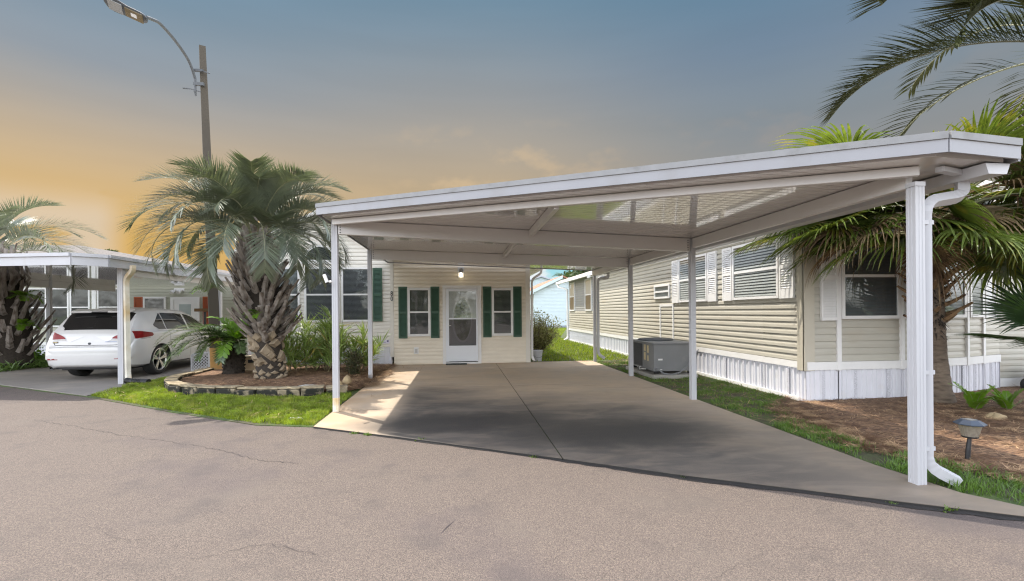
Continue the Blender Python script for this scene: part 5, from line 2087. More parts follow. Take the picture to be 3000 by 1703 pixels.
for i in range(62):
    t = i / 62
    az = i * 2.39996 + .3
    e0 = R(50 - 52 * t + rn.gauss(0, 7))
    fan_leaf(rn, (st[0] + .1 * math.cos(az), st[1] + .1 * math.sin(az), st[2] - .05 - .35 * t), az, e0, rn.uniform(.75, 1.2), rn.uniform(.85, 1.1), .95 + .6 * t, seg=46, w=.0155).build('frond', [FANG, RACHIS], sp)
for (az, e0, pl, bl_) in ((2.95, 6, 1.7, 1.1), (3.3, 4, 1.65, 1.1), (3.1, 16, 1.85, 1.1), (3.5, -4, 1.4, 1.0), (2.75, 14, 1.6, 1.0), (3.0, 22, 1.5, 1.1), (3.25, 30, 1.6, 1.1), (3.45, 16, 1.45, 1.1), (2.85, 34, 1.5, 1.1), (3.6, 28, 1.4, 1.0), (3.15, 8, 1.3, 1.1), (3.8, 20, 1.3, 1.0), (3.35, 40, 1.6, 1.1)):
    fan_leaf(rn, (st[0] + .1 * math.cos(az), st[1] + .1 * math.sin(az), st[2] - .1), az, R(e0), pl, bl_, 1.15, seg=46, w=.0155).build('frond', [FANG, RACHIS], sp)
for i, (az, e0, pl) in enumerate(((-2.6, 15, 1.2), (-2.75, 12, 1.5), (3.3, 15, 1.6), (-1.9, 15, .8), (-1.0, 30, .9), (-0.6, 45, .95), (-1.5, 55, .8), (0.2, 5, .9), (3.0, 5, 1.2), (-2.3, -25, .7), (-0.9, 5, .9), (-0.2, 40, 1.0), (-1.25, 40, .85), (2.2, -10, .8), (-0.75, 62, 1.1), (-0.4, 20, 1.1), (-1.1, -10, .9), (-0.25, 12, 1.2), (0.1, 30, 1.2), (-0.55, 32, 1.25), (-0.95, 44, 1.0), (0.35, 18, 1.1), (-0.65, 4, 1.0))):
    fan_leaf(rn, (st[0] + .08 * math.cos(az), st[1] + .08 * math.sin(az), st[2] - .1), az, R(e0), pl, .85, 2.2, seg=26, arc=180, w=.010, curl=1.5).build('dead_frond', [FAND, BOOTB], sp)

# small fan palm at the right edge
rn = random.Random(8)
sp2 = thing('fan_palm', 'low young fan palm whose dark green leaves enter from right edge', 'palm tree', (8.0, 5.35, 0.0))
trunk_core((8.0, 5.35, 0), (8.0, 5.35, 0.9), lambda z: .11, 12, 8, .06, rn).build('trunk', FIBRE, sp2)
YG = mat('dark_fan_leaf', (0.035, 0.075, 0.025), 0.4, 0.25, 5.0, transl=0.15)
for i, (az, e0, pl) in enumerate(((3.1, 40, .5), (2.75, 14, .45), (3.6, 18, .5), (4.2, 40, .5), (0.4, 50, .6), (1.6, 45, .6), (5.4, 35, .6), (2.3, 70, .6))):
    fan_leaf(rn, (8.0, 5.35, 0.92), az, R(e0), pl, .78, .5, seg=30, arc=200, w=.016, curl=.7).build('frond', [YG, RACHIS], sp2)

# tall feather palm whose crown enters from the top right
rn = random.Random(21)
tpx, tpy = 8.25, 5.35
tp = thing('pindo_palm', 'tall feather palm arching dark fronds into the top right corner', 'palm tree', (tpx, tpy, 0))
trunk_core((tpx, tpy, 0), (tpx, tpy, 4.75), lambda z: .2 + .04 * (z > 3.2), 16, 20, .04, rn).build('trunk', BOOT, tp)
boots(rn, (tpx, tpy, 0), (tpx, tpy, 4.75), lambda z: .2, 3.0, 4.7, 60, .4, .5, 35, 15, .07, .03).build('leaf_base', BOOT, tp)
RACHD = mat('dark_rachis', (0.09, 0.085, 0.05), .5, .1, 5)
TALLG = mat('deep_olive_palm_leaf', (0.04, 0.047, 0.014), 0.65, 0.3, 5.0, transl=0.03, spec=0.12)
for (az, e0, L_, dr, hg) in ((3.10, 42, 3.25, 88, .05), (3.32, 28, 2.75, 92, .05), (2.95, 64, 3.2, 92, .05), (3.2, 54, 3.1, 95, .15), (2.6, 75, 3.4, 80, .1), (2.3, 30, 3.0, 80, .2), (3.45, 60, 3.0, 90, .25)):
    pinnate(rn, (tpx + .1 * math.cos(az), tpy + .1 * math.sin(az), 4.85), az, R(e0), L_, R(dr), ll=.8, nl=130, lw=.0165, petiole=.12, vee=.85, fwd=.7, hang=hg, side=rn.gauss(0, .08)).build('frond', [TALLG, RACHD], tp)
for i in range(10):
    az = i * 2.4 - 0.9
    if 2.0 < az % 6.283 < 4.2:
        continue
    pinnate(rn, (tpx + .1 * math.cos(az), tpy + .1 * math.sin(az), 4.8), az, R(60 - 5 * i), 3.2, R(100), ll=.6, nl=50, lw=.02, petiole=.2).build('frond', [TALLG, RACHIS], tp)

# ================================================================== PLANTS
rn = random.Random(31)
# sago cycad with dark stump
cy_ = thing('sago_cycad', 'short sago with black stump and shiny arching fronds left of the big palm', 'cycad', (-4.85, 10.85, 0.1))
cb = (-4.85, 10.85, 0.1)
m = trunk_core(cb, (-4.83, 10.85, 0.86), lambda z: .205 - .03 * z, 16, 24, .08, rn)
m.build('trunk', FIBRE, cy_)
boots(rn, cb, (-4.83, 10.85, 0.86), lambda z: .19, 0.12, 0.85, 110, .05, .07, 60, 40, .03, .02).build('leaf_base', FIBRE, cy_)
for i, (az, e0, dr, L_) in enumerate(((3.45, 42, 100, 1.5), (3.15, 36, 100, 1.5), (3.75, 30, 95, 1.5), (2.9, 45, 95, 1.3), (3.95, 20, 85, 1.35), (3.5, 8, 70, 1.3), (3.62, 50, 110, 1.5), (4.15, 35, 100, 1.2), (4.3, 20, 95, .9), (4.7, 5, 100, .7), (5.3, 25, 90, .8), (1.0, 45, 90, 1.0), (0.2, 50, 95, 1.0), (1.9, 50, 90, 1.1), (4.0, 45, 105, 1.2))):
    pinnate(rn, (cb[0] + .08 * math.cos(az), cb[1] + .08 * math.sin(az), .84), az, R(e0), L_, R(dr), ll=.2, nl=84, lw=.0105, petiole=.1, vee=.45, fwd=.35, pw=1.2, rr=.010, hang=.1).build('frond', [SAGO, RACHIS], cy_)


def fern_clump(name, label, base, n_, L_, e_rng, az_rng, m_, ll=.12, nl=16, lw=.02, cat='fern', droop=70):
    t_ = thing(name, label, cat, base)
    for i in range(n_):
        az = rn.uniform(*az_rng)
        pinnate(rn, base, az, R(rn.uniform(*e_rng)), L_ * rn.uniform(.7, 1.1), R(droop + rn.gauss(0, 12)), ll=ll, nl=nl, lw=lw, petiole=.12, vee=.2, fwd=.45, rr=.006, hang=.15).build('frond', [m_, RACHIS], t_)
    return t_


fern_clump('fern', 'bright green ferny plant over the sago stump', (-4.72, 10.78, 0.85), 26, .8, (15, 75), (0, 6.28), FERN, .22, 14, .034, droop=85)
fern_clump('fern', 'yellow green fern sprouting high on left side of the big palm trunk', (-4.62, 9.75, 1.92), 7, .62, (5, 50), (2.4, 4.4), FERN, .10, 18, .014)
fern_clump('fern', 'small fern sprouting on the front of the big palm trunk', (-3.75, 9.50, 1.45), 6, .32, (0, 40), (2.8, 5.8), FERN, .09, 12, .016)
fern_clump('fern', 'yellow fern sprouting on the left edge palm trunk', (-11.5, 13.9, 1.95), 9, .55, (0, 50), (4.6, 7.2), FERN, .12, 12, .022)
fern_clump('fern', 'tuft of yellow leaves low on the left edge palm trunk', (-11.45, 13.85, 1.2), 9, .5, (0, 50), (4.6, 7.2), FERN, .12, 12, .022)
fern_clump('fern', 'bright green fern in the pine straw beside the leaning palm', (7.0, 5.82, 0.02), 13, .45, (45, 85), (0, 6.28), FERN, .075, 24, .009, droop=45)
fern_clump('fern', 'small bright fern right of the other fern by the leaning palm', (7.42, 5.75, 0.02), 12, .40, (45, 85), (0, 6.28), FERN, .075, 24, .009, droop=45)

# needle palm like shrubs under the windows
LADY = mat('lady_palm_leaf', (0.21, 0.29, 0.085), 0.35, 0.55, 9.0, transl=0.25)
LADYY = mat('yellowing_blade', (0.30, 0.25, 0.08), 0.5, 0.3, 5.0, transl=0.25)


def blade_shrub(name, label, base, spread, nstem, hmin, hmax, cat='shrub', nb=10, bl=.48):
    t_ = thing(name, label, cat, base)
    st_ = MB()
    lf = MB()
    for i in range(nstem):
        a, r_ = rn.uniform(0, 6.28), spread * math.sqrt(rn.random())
        b0 = Vector((base[0] + r_ * math.cos(a), base[1] + r_ * .7 * math.sin(a), base[2]))
        h_ = rn.uniform(hmin, hmax) * (1 - .35 * r_ / spread)
        top = b0 + Vector((math.cos(a) * .25 * r_ / spread + rn.gauss(0, .1), math.sin(a) * .2 * r_ / spread + rn.gauss(0, .08), h_))
        st_.tube([b0, b0.lerp(top, .5) + Vector((rn.gauss(0, .02), rn.gauss(0, .02), 0)), top], [.009, .007, .004], 4)
        for k in range(nb + rn.randint(-2, 3)):
            f = rn.uniform(.15, 1)
            p = b0.lerp(top, f)
            az = rn.uniform(0, 6.28)
            e = R(rn.uniform(5, 85))
            d = Vector((math.cos(e) * math.cos(az), math.cos(e) * math.sin(az), math.sin(e)))
            n_b = rn.randint(4, 7)
            sd_ = d.cross(Vector((0, 0, 1))).normalized()
            for q in range(n_b):
                fq = (q + .5) / n_b * 2 - 1
                dd = (d + sd_ * fq * .75).normalized()
                L_ = bl * rn.uniform(.6, 1.1)
                wv = dd.cross(Vector((rn.gauss(0, .4), rn.gauss(0, .4), 1))).normalized() * rn.uniform(.009, .017)
                g_ = Vector((0, 0, -1)) * L_ * rn.uniform(.02, .28)
                lf.add([p - wv * .3, p + wv * .3, p + dd * L_ * .5 - wv, p + dd * L_ * .5 + wv, p + dd * L_ + g_], [(0, 1, 3, 2), (2, 3, 4)], 1 if rn.random() < .07 else 0)
    st_.build('stem', mat('cane_stem', (0.14, 0.12, 0.06), 0.7, 0.3, 8), t_)
    lf.build('foliage', [LADY, LADYY], t_)
    return t_


blade_shrub('palm_shrub', 'tall spiky green shrub between the big palm and the front post', (-3.25, 11.0, 0.12), .68, 30, .75, 1.5, nb=8, bl=.62)
blade_shrub('palm_shrub', 'lower spiky green shrub behind the front left carport post', (-2.6, 11.2, 0.1), .45, 18, .5, 1.05, nb=8, bl=.52)


def leaf_shrub(name, label, base, h_, rx, ns, nl, lsz, m_, mst, spread=.5, cat='shrub', lo=.25):
    t_ = thing(name, label, cat, base)
    st_, lf = MB(), MB()
    B = Vector(base)
    for i in range(ns):
        a = rn.uniform(0, 6.28)
        r_ = rx * math.sqrt(rn.random())
        tip = B + Vector((r_ * math.cos(a), r_ * math.sin(a), h_ * rn.uniform(.55, 1) * (1 - .25 * (r_ / rx) ** 2)))
        md = B.lerp(tip, .5) + Vector((rn.gauss(0, .05), rn.gauss(0, .05), .06)) * h_
        st_.tube([B + Vector((rn.gauss(0, .03), rn.gauss(0, .03), 0)), md, tip], [.012 * h_, .007 * h_, .003], 4)
        for k in range(nl):
            f = rn.uniform(lo, 1.02)
            p = (B * (1 - f) ** 2 + md * 2 * f * (1 - f) + tip * f * f) + Vector((rn.gauss(0, .06), rn.gauss(0, .06), rn.gauss(0, .05))) * h_
            d = Vector((rn.gauss(0, 1), rn.gauss(0, 1), rn.gauss(.3, .8))).normalized()
            s_ = d.cross(Vector((rn.gauss(0, 1), rn.gauss(0, 1), rn.gauss(0, 1)))).normalized()
            L_ = lsz * rn.uniform(.6, 1.3)
            lf.add([p, p + d * L_ * .5 + s_ * L_ * .28, p + d * L_, p + d * L_ * .5 - s_ * L_ * .28], [(0, 1, 2, 3)])
    st_.build('branch', mst, t_)
    lf.build('foliage', m_, t_)
    return t_


TWIG = mat('brown_twig', (0.13, 0.095, 0.065), 0.85, 0.3, 9)
leaf_shrub('shrub', 'small dark upright shrub beside the second left carport post', (-2.27, 10.55, 0.06), .62, .17, 26, 60, .05, mat('bronze_green_leaf', (0.05, 0.055, 0.022), 0.5, 0.4, 6, transl=.15, col2=(.22, .17, .05), c2scale=9, c2range=(.58, .68)), TWIG, lo=.1)
leaf_shrub('shrub', 'airy pale twiggy bush beside the house corner downspout', (2.42, 15.0, -0.01), 1.55, .8, 90, 90, .055, mat('pale_bush_leaf', (0.24, 0.24, 0.10), 0.5, 0.35, 7, transl=.25, col2=(.42, .36, .24), c2scale=9, c2range=(.55, .68)), TWIG)
leaf_shrub('shrub', 'small bright bush at base of the white neighboring post', (-12.0, 15.1, 0.02), .55, .35, 20, 40, .07, FERN, TWIG)
# low planting at the left
for i, (x_, y_, r_) in enumerate(((-12.9, 13.9, .55), (-12.0, 13.75, .55), (-11.7, 14.6, .5), (-13.6, 14.8, .6))):
    lab = ('dense low border plants at the far left below the palm', 'low strappy border plants in front of the left edge palm', 'low leafy border plants between the left palm and driveway', 'low green border plants below the sage house window')[i]
    t_ = thing('border_plant', lab, 'plant', (x_, y_, 0), group='low border plants by the left palm')
    lf = MB()
    for k in range(420):
        a = rn.uniform(0, 6.28)
        q = r_ * math.sqrt(rn.random())
        p = Vector((x_ + q * math.cos(a), y_ + q * math.sin(a), 0))
        d = Vector((rn.gauss(0, .5), rn.gauss(0, .5), rn.uniform(.3, 1))).normalized()
        L_ = rn.uniform(.15, .38)
        wv = d.cross(Vector((rn.gauss(0, 1), rn.gauss(0, 1), .2))).normalized() * .014
        lf.add([p - wv * .5, p + wv * .5, p + d * L_ * .6 - wv, p + d * L_ * .6 + wv, p + d * L_ + Vector((d.x, d.y, -.3)) * L_ * .35], [(0, 1, 3, 2), (2, 3, 4)])
    lf.build('foliage', mat('border_leaf', (0.09, 0.15, 0.035), 0.45, 0.45, 4, transl=.2), t_)

# weeds along the slab edge
GRASSW = mat('weed_leaf', (0.10, 0.16, 0.025), .5, .3, 9, transl=.2)
for i, (x_, y_, s_) in enumerate(((-1.27, 5.90, .9), (-1.10, 5.80, 1.0), (-0.47, 5.47, 1.1), (0.73, 4.70, .8), (1.91, 3.96, .7), (3.18, 3.22, .7), (3.46, 3.06, 1.0))):
    lab = ('small weed nearest the left corner of the driveway edge', 'weed tuft on driveway edge beside the corner weed', 'round bright weed on the driveway edge in front of the shadow line', 'weed just left of the driveway center joint at the road', 'small weed on the road edge right of the center joint', 'dry weed on the road edge left of the near right post', 'flat weed on the road edge below the near right post')[i]
    m = MB()
    for k in range(46):
        a, e = rn.uniform(0, 6.28), R(rn.uniform(10, 70))
        L_ = .038 * s_ * rn.uniform(.5, 1.3)
        p = Vector((x_ + rn.gauss(0, .018) * s_ * 1.6, y_ + rn.gauss(0, .012), -.028))
        d = Vector((math.cos(a) * math.cos(e), math.sin(a) * math.cos(e), math.sin(e)))
        wv = d.cross(Vector((0, 0, 1))).normalized() * .007 * s_
        m.add([p, p + d * L_ * .6 + wv, p + d * L_, p + d * L_ * .6 - wv], [(0, 1, 2, 3)])
    o = m.build('weed', GRASSW)
    tag(o, lab, 'weed', 'weeds along the driveway edge')

# ================================================================== EDGING, ROCKS, SMALL THINGS
rn = random.Random(41)
path = [(-6.02, 12.35), (-5.97, 11.2), (-5.95, 10.6), (-5.70, 9.98), (-5.24, 9.38), (-4.84, 9.08), (-4.15, 8.88), (-3.44, 8.69), (-2.67, 8.54), (-1.98, 8.74)]
cum = [0]
for a, b_ in zip(path[:-1], path[1:]):
    cum.append(cum[-1] + math.dist(a, b_))


def on_path(s_):
    return Vector((np.interp(s_, cum, [p[0] for p in path]), np.interp(s_, cum, [p[1] for p in path]), 0))


NBK = 17
ORD = ['first', 'second', 'third', 'fourth', 'fifth', 'sixth', 'seventh', 'eighth', 'ninth', 'tenth', 'eleventh', 'twelfth', 'thirteenth', 'fourteenth', 'fifteenth', 'sixteenth', 'last']
seg = cum[-1] / NBK
for i in range(NBK):
    a, b_ = on_path(i * seg + .008), on_path((i + 1) * seg - .008)
    d = (b_ - a).normalized()
    nn_ = Vector((d.y, -d.x, 0))
    h_ = 0.15 + rn.uniform(-.014, .014)
    m = MB()
    dep = .17
    j = lambda s=.008: Vector((rn.gauss(0, s), rn.gauss(0, s), rn.gauss(0, s * .6)))
    bot = [a + nn_ * .05 + j(), b_ + nn_ * .05 + j(), b_ - nn_ * dep + d * -.03, a - nn_ * dep + d * .03]
    m.hexa([p + Vector((0, 0, -.03)) for p in bot] + [p + Vector((0, 0, h_ * .8)) + (nn_ * .02 if k < 2 else Vector()) + j(.006) for k, p in enumerate(bot)])
    top = [a + nn_ * .055 + j(.006), b_ + nn_ * .055 + j(.006), b_ - nn_ * dep, a - nn_ * dep]
    m.hexa([p + Vector((0, 0, h_ * .815)) for p in top] + [p + Vector((0, 0, h_)) + j(.005) for p in top], 1)
    wh_ = 'mossy edging stone, %s from the left rear end of the bed border' % ORD[i]
    if i == 0:
        wh_ = 'edging stone at the rear left end, beside the lamp pole base'
    elif i == NBK - 1:
        wh_ = 'edging stone ending the border beside the front left post'
    tag(m.build('edging_stone', [STONEBLK, STONETOP], bevel=0.014), wh_, 'edging stone', 'stones edging the planting bed')


def rock(name, label, c, r_, m_, sq=(1, 1, 1), cat='rock'):
    bm = bmesh.new()
    bmesh.ops.create_icosphere(bm, subdivisions=3, radius=1)
    ph = [rn.uniform(0, 6) for _ in range(6)]
    for v in bm.verts:
        n_ = v.co.copy()
        k = 1 + .14 * math.sin(3.1 * n_.x + ph[0]) + .12 * math.sin(4.3 * n_.y + ph[1]) + .12 * math.sin(3.7 * n_.z + ph[2]) + .06 * math.sin(9 * n_.x + ph[3]) * math.sin(8 * n_.y + ph[4])
        v.co = Vector((n_.x * sq[0], n_.y * sq[1], n_.z * sq[2])) * r_ * k
    me = bpy.data.meshes.new(name)
    bm.to_mesh(me)
    bm.free()
    me.materials.append(m_)
    o = bpy.data.objects.new(name, me)
    COL.objects.link(o)
    o.location = c
    tag(o, label, cat)


rock('rock', 'round tan rock in the pine straw behind front left post', (-2.22, 9.05, .10), .085, ROCK, (1, .9, .85))
rock('rock', 'lumpy yellow tan rock stacked at the rim of the bed', (-2.12, 9.22, .17), .09, ROCK, (1, .8, 1.0))
rock('rock', 'flat grey stone lying on the straw of the planting bed', (-2.72, 9.02, .10), .13, CONCRETE, (1.3, .7, .3))
rock('rock', 'flat stone sunk in the lawn near driveway corner', (-2.25, 6.75, -.01), .12, CONCRETE, (1.2, .8, .2))
rock('rock', 'small pale shell rock beside the right hand fern', (6.75, 5.35, .05), .08, ROCK, (1.4, .8, .7))

# lattice panel and tan utility box
lt = thing('lattice_panel', 'small white lattice screen standing left of the lamp pole', 'lattice', (-6.42, 12.62, 0))
m = MB()
for (a, b_, c, d_) in ((-6.64, -6.19, 0.0, 0.04), (-6.64, -6.60, 0.04, 0.40), (-6.23, -6.19, 0.04, 0.46)):
    m.box(a, b_, 12.60, 12.63, c, d_)
m.hexa([(-6.64, 12.60, .40), (-6.19, 12.60, .46), (-6.19, 12.63, .46), (-6.64, 12.63, .40), (-6.60, 12.60, .45), (-6.19, 12.60, .50), (-6.19, 12.63, .50), (-6.60, 12.63, .45)])
m.build('frame', WHITE, lt)
m = MB()
for sgn in (1, -1):
    for k in range(-8, 16):
        x0 = -6.6 + k * .075
        p, q = [], []
        a = Vector((x0, 0, .04))
        b_ = Vector((x0 + sgn * .42, 0, .46))
        # clip to the frame
        t0, t1 = 0.0, 1.0
        dx = b_.x - a.x
        for lim, sg2 in ((-6.6, 1), (-6.23, -1)):
            f0, f1 = (a.x - lim) * sg2, (b_.x - lim) * sg2
            if f0 < 0 and f1 < 0:
                t0, t1 = 1, 0
            elif f0 < 0:
                t0 = max(t0, f0 / (f0 - f1))
            elif f1 < 0:
                t1 = min(t1, f0 / (f0 - f1))
        if t1 - t0 > .03:
            A, B = a.lerp(b_, t0), a.lerp(b_, t1)
            yy = 12.612 if sgn > 0 else 12.620
            A.y = B.y = yy
            m.bar(A, B, .006, .018, (0, 1, 0)) if False else m.obox((A + B) / 2, (B - A) / 2, Vector((0, .003, 0)), (B - A).normalized().cross(Vector((0, 1, 0))) * .009)
m.build('lattice_strips', WHITE, lt)
bx = thing('utility_box', 'tan utility box between the sago stump and the big palm', 'utility box', (-4.72, 11.4, 0.1))
TANBOX = mat('tan_plastic', (0.50, 0.36, 0.22), 0.6, 0.1, 4)
m = MB()
m.hexa([(-4.93, 11.25, .06), (-4.55, 11.25, .06), (-4.55, 11.55, .06), (-4.93, 11.55, .06), (-4.95, 11.27, .44), (-4.53, 11.27, .44), (-4.53, 11.53, .44), (-4.95, 11.53, .44)])
m.build('box_body', TANBOX, bx, bevel=0.01)
m = MB()
m.box(-4.97, -4.51, 11.24, 11.56, .442, .475)
m.build('lid', mat('pale_tan_lid', (0.58, 0.47, 0.33), 0.6, 0.1, 4), bx, bevel=0.008)
m = MB()
m.box(-4.72, -4.58, 11.235, 11.258, .33, .40)
m.build('slot', BLACK, bx)
# pale meter cabinet glimpsed behind
m = MB()
m.box(-5.35, -4.65, 12.9, 13.15, 0.1, 0.95)
tag(m.build('meter_cabinet', mat('pale_green_cabinet', (0.45, 0.52, 0.45), 0.4, 0.1, 3), bevel=0.03), 'pale green cabinet behind the sago and tan box', 'cabinet')
# bird table by the neighbour wall
bt = thing('bird_table', 'brown flat topped bird table in front of the sage house door', 'bird table', (-8.3, 16.6, 0))
WOOD = mat('brown_wood', (0.22, 0.13, 0.06), 0.7, 0.25, 6, stretch=(6, 1, 1))
m = MB()
m.tube([(-8.3, 16.6, 0), (-8.3, 16.6, 1.5)], .04, 8)
m.build('stand', BLACK, bt)
m = MB()
m.obox((-8.3, 16.6, 1.56), (.24, 0, 0), (0, .18, 0), (0, 0, .05))
m.build('table_top', WOOD, bt, bevel=.01)

# flamingo ornament
fm_ = thing('flamingo_figure', 'pink garden flamingo standing among plants by the left palm', 'garden ornament', (-12.95, 15.4, 0))
m = MB()
m.tube([(-12.68, 15.4, .60), (-12.75, 15.4, .585), (-12.88, 15.4, .56), (-13.02, 15.4, .57), (-13.10, 15.4, .60)], [.012, .055, .095, .075, .025], 12)
m.tube([(-13.08, 15.4, .585), (-13.14, 15.4, .64), (-13.17, 15.4, .70), (-13.21, 15.4, .715), (-13.25, 15.4, .68)], [.03, .022, .018, .026, .02], 8)
PINK = mat('flamingo_pink', (0.60, 0.20, 0.17), 0.5, 0.25, 12)
m.build('body', PINK, fm_, smooth=True)
m = MB()
m.tube([(-13.25, 15.4, .68), (-13.29, 15.4, .65), (-13.29, 15.4, .60)], [.016, .012, .004], 6)
m.build('beak', BLACK, fm_)
for dx in (0.0, .06):
    m = MB()
    m.tube([(-12.92 + dx, 15.4 + dx * .5, .5), (-12.90 + dx, 15.4, .28), (-12.93 + dx, 15.4, 0.0)], .008, 5)
    m.build('leg', mat('flamingo_leg', (0.35, 0.16, 0.12), 0.6, .1, 5), fm_)

# white bucket
bk = thing('bucket', 'dirty white plastic bucket at house corner under the twiggy bush', 'bucket', (2.22, 13.72, 0))
m = MB()
m.lathe([(0.0, -.01), (.125, -.01), (.15, .27), (.158, .27), (.158, .30), (.148, .30), (.12, .02), (0.0, .02)], 28, (2.22, 13.72, 0))
for z_ in (.22, .245):
    m.lathe([(.146, z_), (.153, z_ + .004), (.147, z_ + .008)], 28, (2.22, 13.72, 0))
m.build('pail', mat('grey_white_plastic', (0.52, 0.53, 0.55), 0.5, 0.12, 5), bk, smooth=True)
m = MB()
m.tube([(2.22 - .155 * math.cos(a), 13.72 - .155 - .02, .24 - .14 * math.sin(a)) if True else 0 for a in np.linspace(.5, math.pi - .4, 10)], .004, 5)
m.build('handle', DGREY, bk)

# solar path light
sl = thing('path_light', 'black solar path light with clear ribbed shade in the pine straw', 'garden light', (4.74, 4.0, 0))
m = MB()
m.lathe([(.045, .325), (.118, .335), (.12, .345), (.075, .375), (.07, .379), (0.0, .379)], 8, (4.755, 4.0, 0))
m.build('cap', mat('slate_cap', (0.06, 0.075, 0.10), .4, .1, 5), sl)
m = MB()
m.box(4.715, 4.795, 3.96, 4.04, .3792, .382)
m.build('solar_panel', mat('solar_cell', (0.22, 0.21, 0.19), .15, .1, 5), sl)
m = MB()
pr = []
for k in range(48):
    pr.append(1 + (.05 if k % 2 else 0))
vs = []
for (r_, z_) in ((.058, .225), (.082, .325)):
    vs += [(4.755 + r_ * pr[k] * math.cos(2 * math.pi * k / 48), 4.0 + r_ * pr[k] * math.sin(2 * math.pi * k / 48), z_) for k in range(48)]
m.add(vs, [(k, (k + 1) % 48, 48 + (k + 1) % 48, 48 + k) for k in range(48)])
m.build('shade', mat('ribbed_clear_shade', (0.34, 0.30, 0.25), .2, .2, 40, transl=.35), sl)
m = MB()
m.lathe([(0.0, .205), (.06, .212), (.064, .226), (.02, .228)], 20, (4.755, 4.0, 0))
m.build('shade_base', BLACK, sl)
m = MB()
m.tube([(4.725, 4.0, -.03), (4.735, 4.0, .10), (4.752, 4.0, .21)], [.02, .02, .016], 8)
m.build('stake', BLACK, sl)

# black cart by the wall at the right edge
ct = thing('garden_cart', 'black folding garden cart half cut by the right edge', 'cart', (10.05, 7.05, 0))
m = MB()
for x_ in (9.86, 10.5):
    for y_ in (6.9, 7.35):
        m.tube([(x_, y_, .12), (x_, y_, .56)], .014, 6)
for z_ in (.16, .55):
    m.tube([(9.86, 6.9, z_), (10.5, 6.9, z_), (10.5, 7.35, z_), (9.86, 7.35, z_), (9.86, 6.9, z_)], .012, 6)
for k in range(6):
    m.tube([(9.86, 6.9 + k * .09, .16), (9.86, 6.9 + k * .09, .55)], .007, 5)
for z_ in (.25, .35, .45):
    m.tube([(9.86, 6.9, z_), (9.86, 7.35, z_)], .007, 5)
m.build('frame', BLACK, ct)
m = MB()
m.box(9.9, 10.46, 6.93, 7.32, .17, .42)
m.build('basket', mat('black_fabric', (0.02, 0.02, 0.022), .9, .3, 20), ct, bevel=.02)
for (x_, y_) in ((9.84, 6.92), (9.84, 7.33), (10.45, 6.92), (10.45, 7.33)):
    m = MB()
    m.lathe([(.05, -.025), (.10, -.03), (.115, 0), (.10, .03), (.05, .025)], 20, (x_, y_, .085), 'y')
    m.build('wheel', RUBBER, ct, smooth=True)
# twig lying on the road
m = MB()
m.tube([(-.16, 3.10, -.028), (-.10, 3.25, -.022), (-.04, 3.36, -.026)], [.004, .006, .004], 5)
m.tube([(-.13, 3.15, -.026), (-.02, 3.14, -.024), (.02, 3.17, -.026)], [.003, .004, .003], 5)
m.tube([(-.2, 3.13, -.026), (-.07, 3.20, -.024)], [.003, .003], 5)
tag(m.build('twig', mat('dry_twig', (0.05, 0.04, 0.04), .9, .2, 10)), 'dark forked twig lying on the asphalt road', 'twig')


# ================================================================== TREES BEYOND
def tree(label, base, h_, r_, m_, seed, nclump=46, per=42, sz=.3, name='tree', trunk_h=.35, group=None):
    q = random.Random(seed)
    t_ = thing(name, label, 'tree', base, group=group)
    B = Vector(base)
    m = MB()
    top = B + Vector((q.gauss(0, .2), q.gauss(0, .2), h_ * .8))
    m.tube([B, B.lerp(top, .5) + Vector((q.gauss(0, .1), 0, 0)), top], [h_ * .03, h_ * .02, h_ * .006], 8)
    cs = []
    for i in range(nclump):
        a, u = q.uniform(0, 6.28), q.uniform(-1, 1)
        rr_ = r_ * q.uniform(.35, 1) * math.sqrt(1 - u * u * .75)
        c = B + Vector((rr_ * math.cos(a), rr_ * math.sin(a), h_ * (trunk_h + (1 - trunk_h) * (.5 + .5 * u))))
        cs.append((c, r_ * q.uniform(.16, .34)))
        if i % 3 == 0:
            m.tube([B.lerp(top, q.uniform(.35, .8)), c], [h_ * .008, h_ * .003], 5)
    m.build('trunk', TWIG, t_)
    lf = MB()
    for c, cr in cs:
        for k in range(per):
            d = Vector((q.gauss(0, 1), q.gauss(0, 1), q.gauss(0, .8)))
            p = c + d * cr * .55
            a_ = Vector((q.gauss(0, 1), q.gauss(0, 1), q.gauss(0, 1))).normalized() * sz * q.uniform(.5, 1.2)
            b_ = a_.cross(Vector((q.gauss(0, 1), q.gauss(0, 1), q.gauss(0, 1)))).normalized() * sz * .5
            lf.add([p - a_ * .5, p + b_ * .5, p + a_ * .5, p - b_ * .5], [(0, 1, 2, 3)])
    lf.build('crown', m_, t_)
    return t_


TREEG = mat('dark_tree_leaf', (0.045, 0.075, 0.022), .55, .4, .8, transl=.15)
TREEG2 = mat('mid_tree_leaf', (0.06, 0.095, 0.03), .55, .4, .8, transl=.15)
tree('dark green tree rising behind the red roofed white house', (15.8, 62, 0), 7.6, 3.2, TREEG, 3, 50, 40, .5)
tree('dark tree further right behind the white house', (19.5, 64, 0), 8.6, 3.6, TREEG, 4, 50, 40, .5)
# distant palms
rn = random.Random(77)
for lab, b_, hh, L_ in (('small distant palm top above the gap between the houses', (12.6, 56, 0), 5.0, 1.9), ('tiny distant palm top above the sage house roof', (-27.1, 40, 0), 5.85, .75)):
    t_ = thing('distant_palm', lab, 'palm tree', b_)
    m = MB()
    m.tube([b_, (b_[0], b_[1], hh)], [.2, .16], 8)
    m.build('trunk', TWIG, t_)
    for i in range(16):
        az = i * 2.4
        pinnate(rn, (b_[0], b_[1], hh), az, R(65 - 4 * i), L_, R(80), ll=.6, nl=14, lw=.06, petiole=.2, rr=.03).build('frond', [TREEG2, RACHIS], t_)

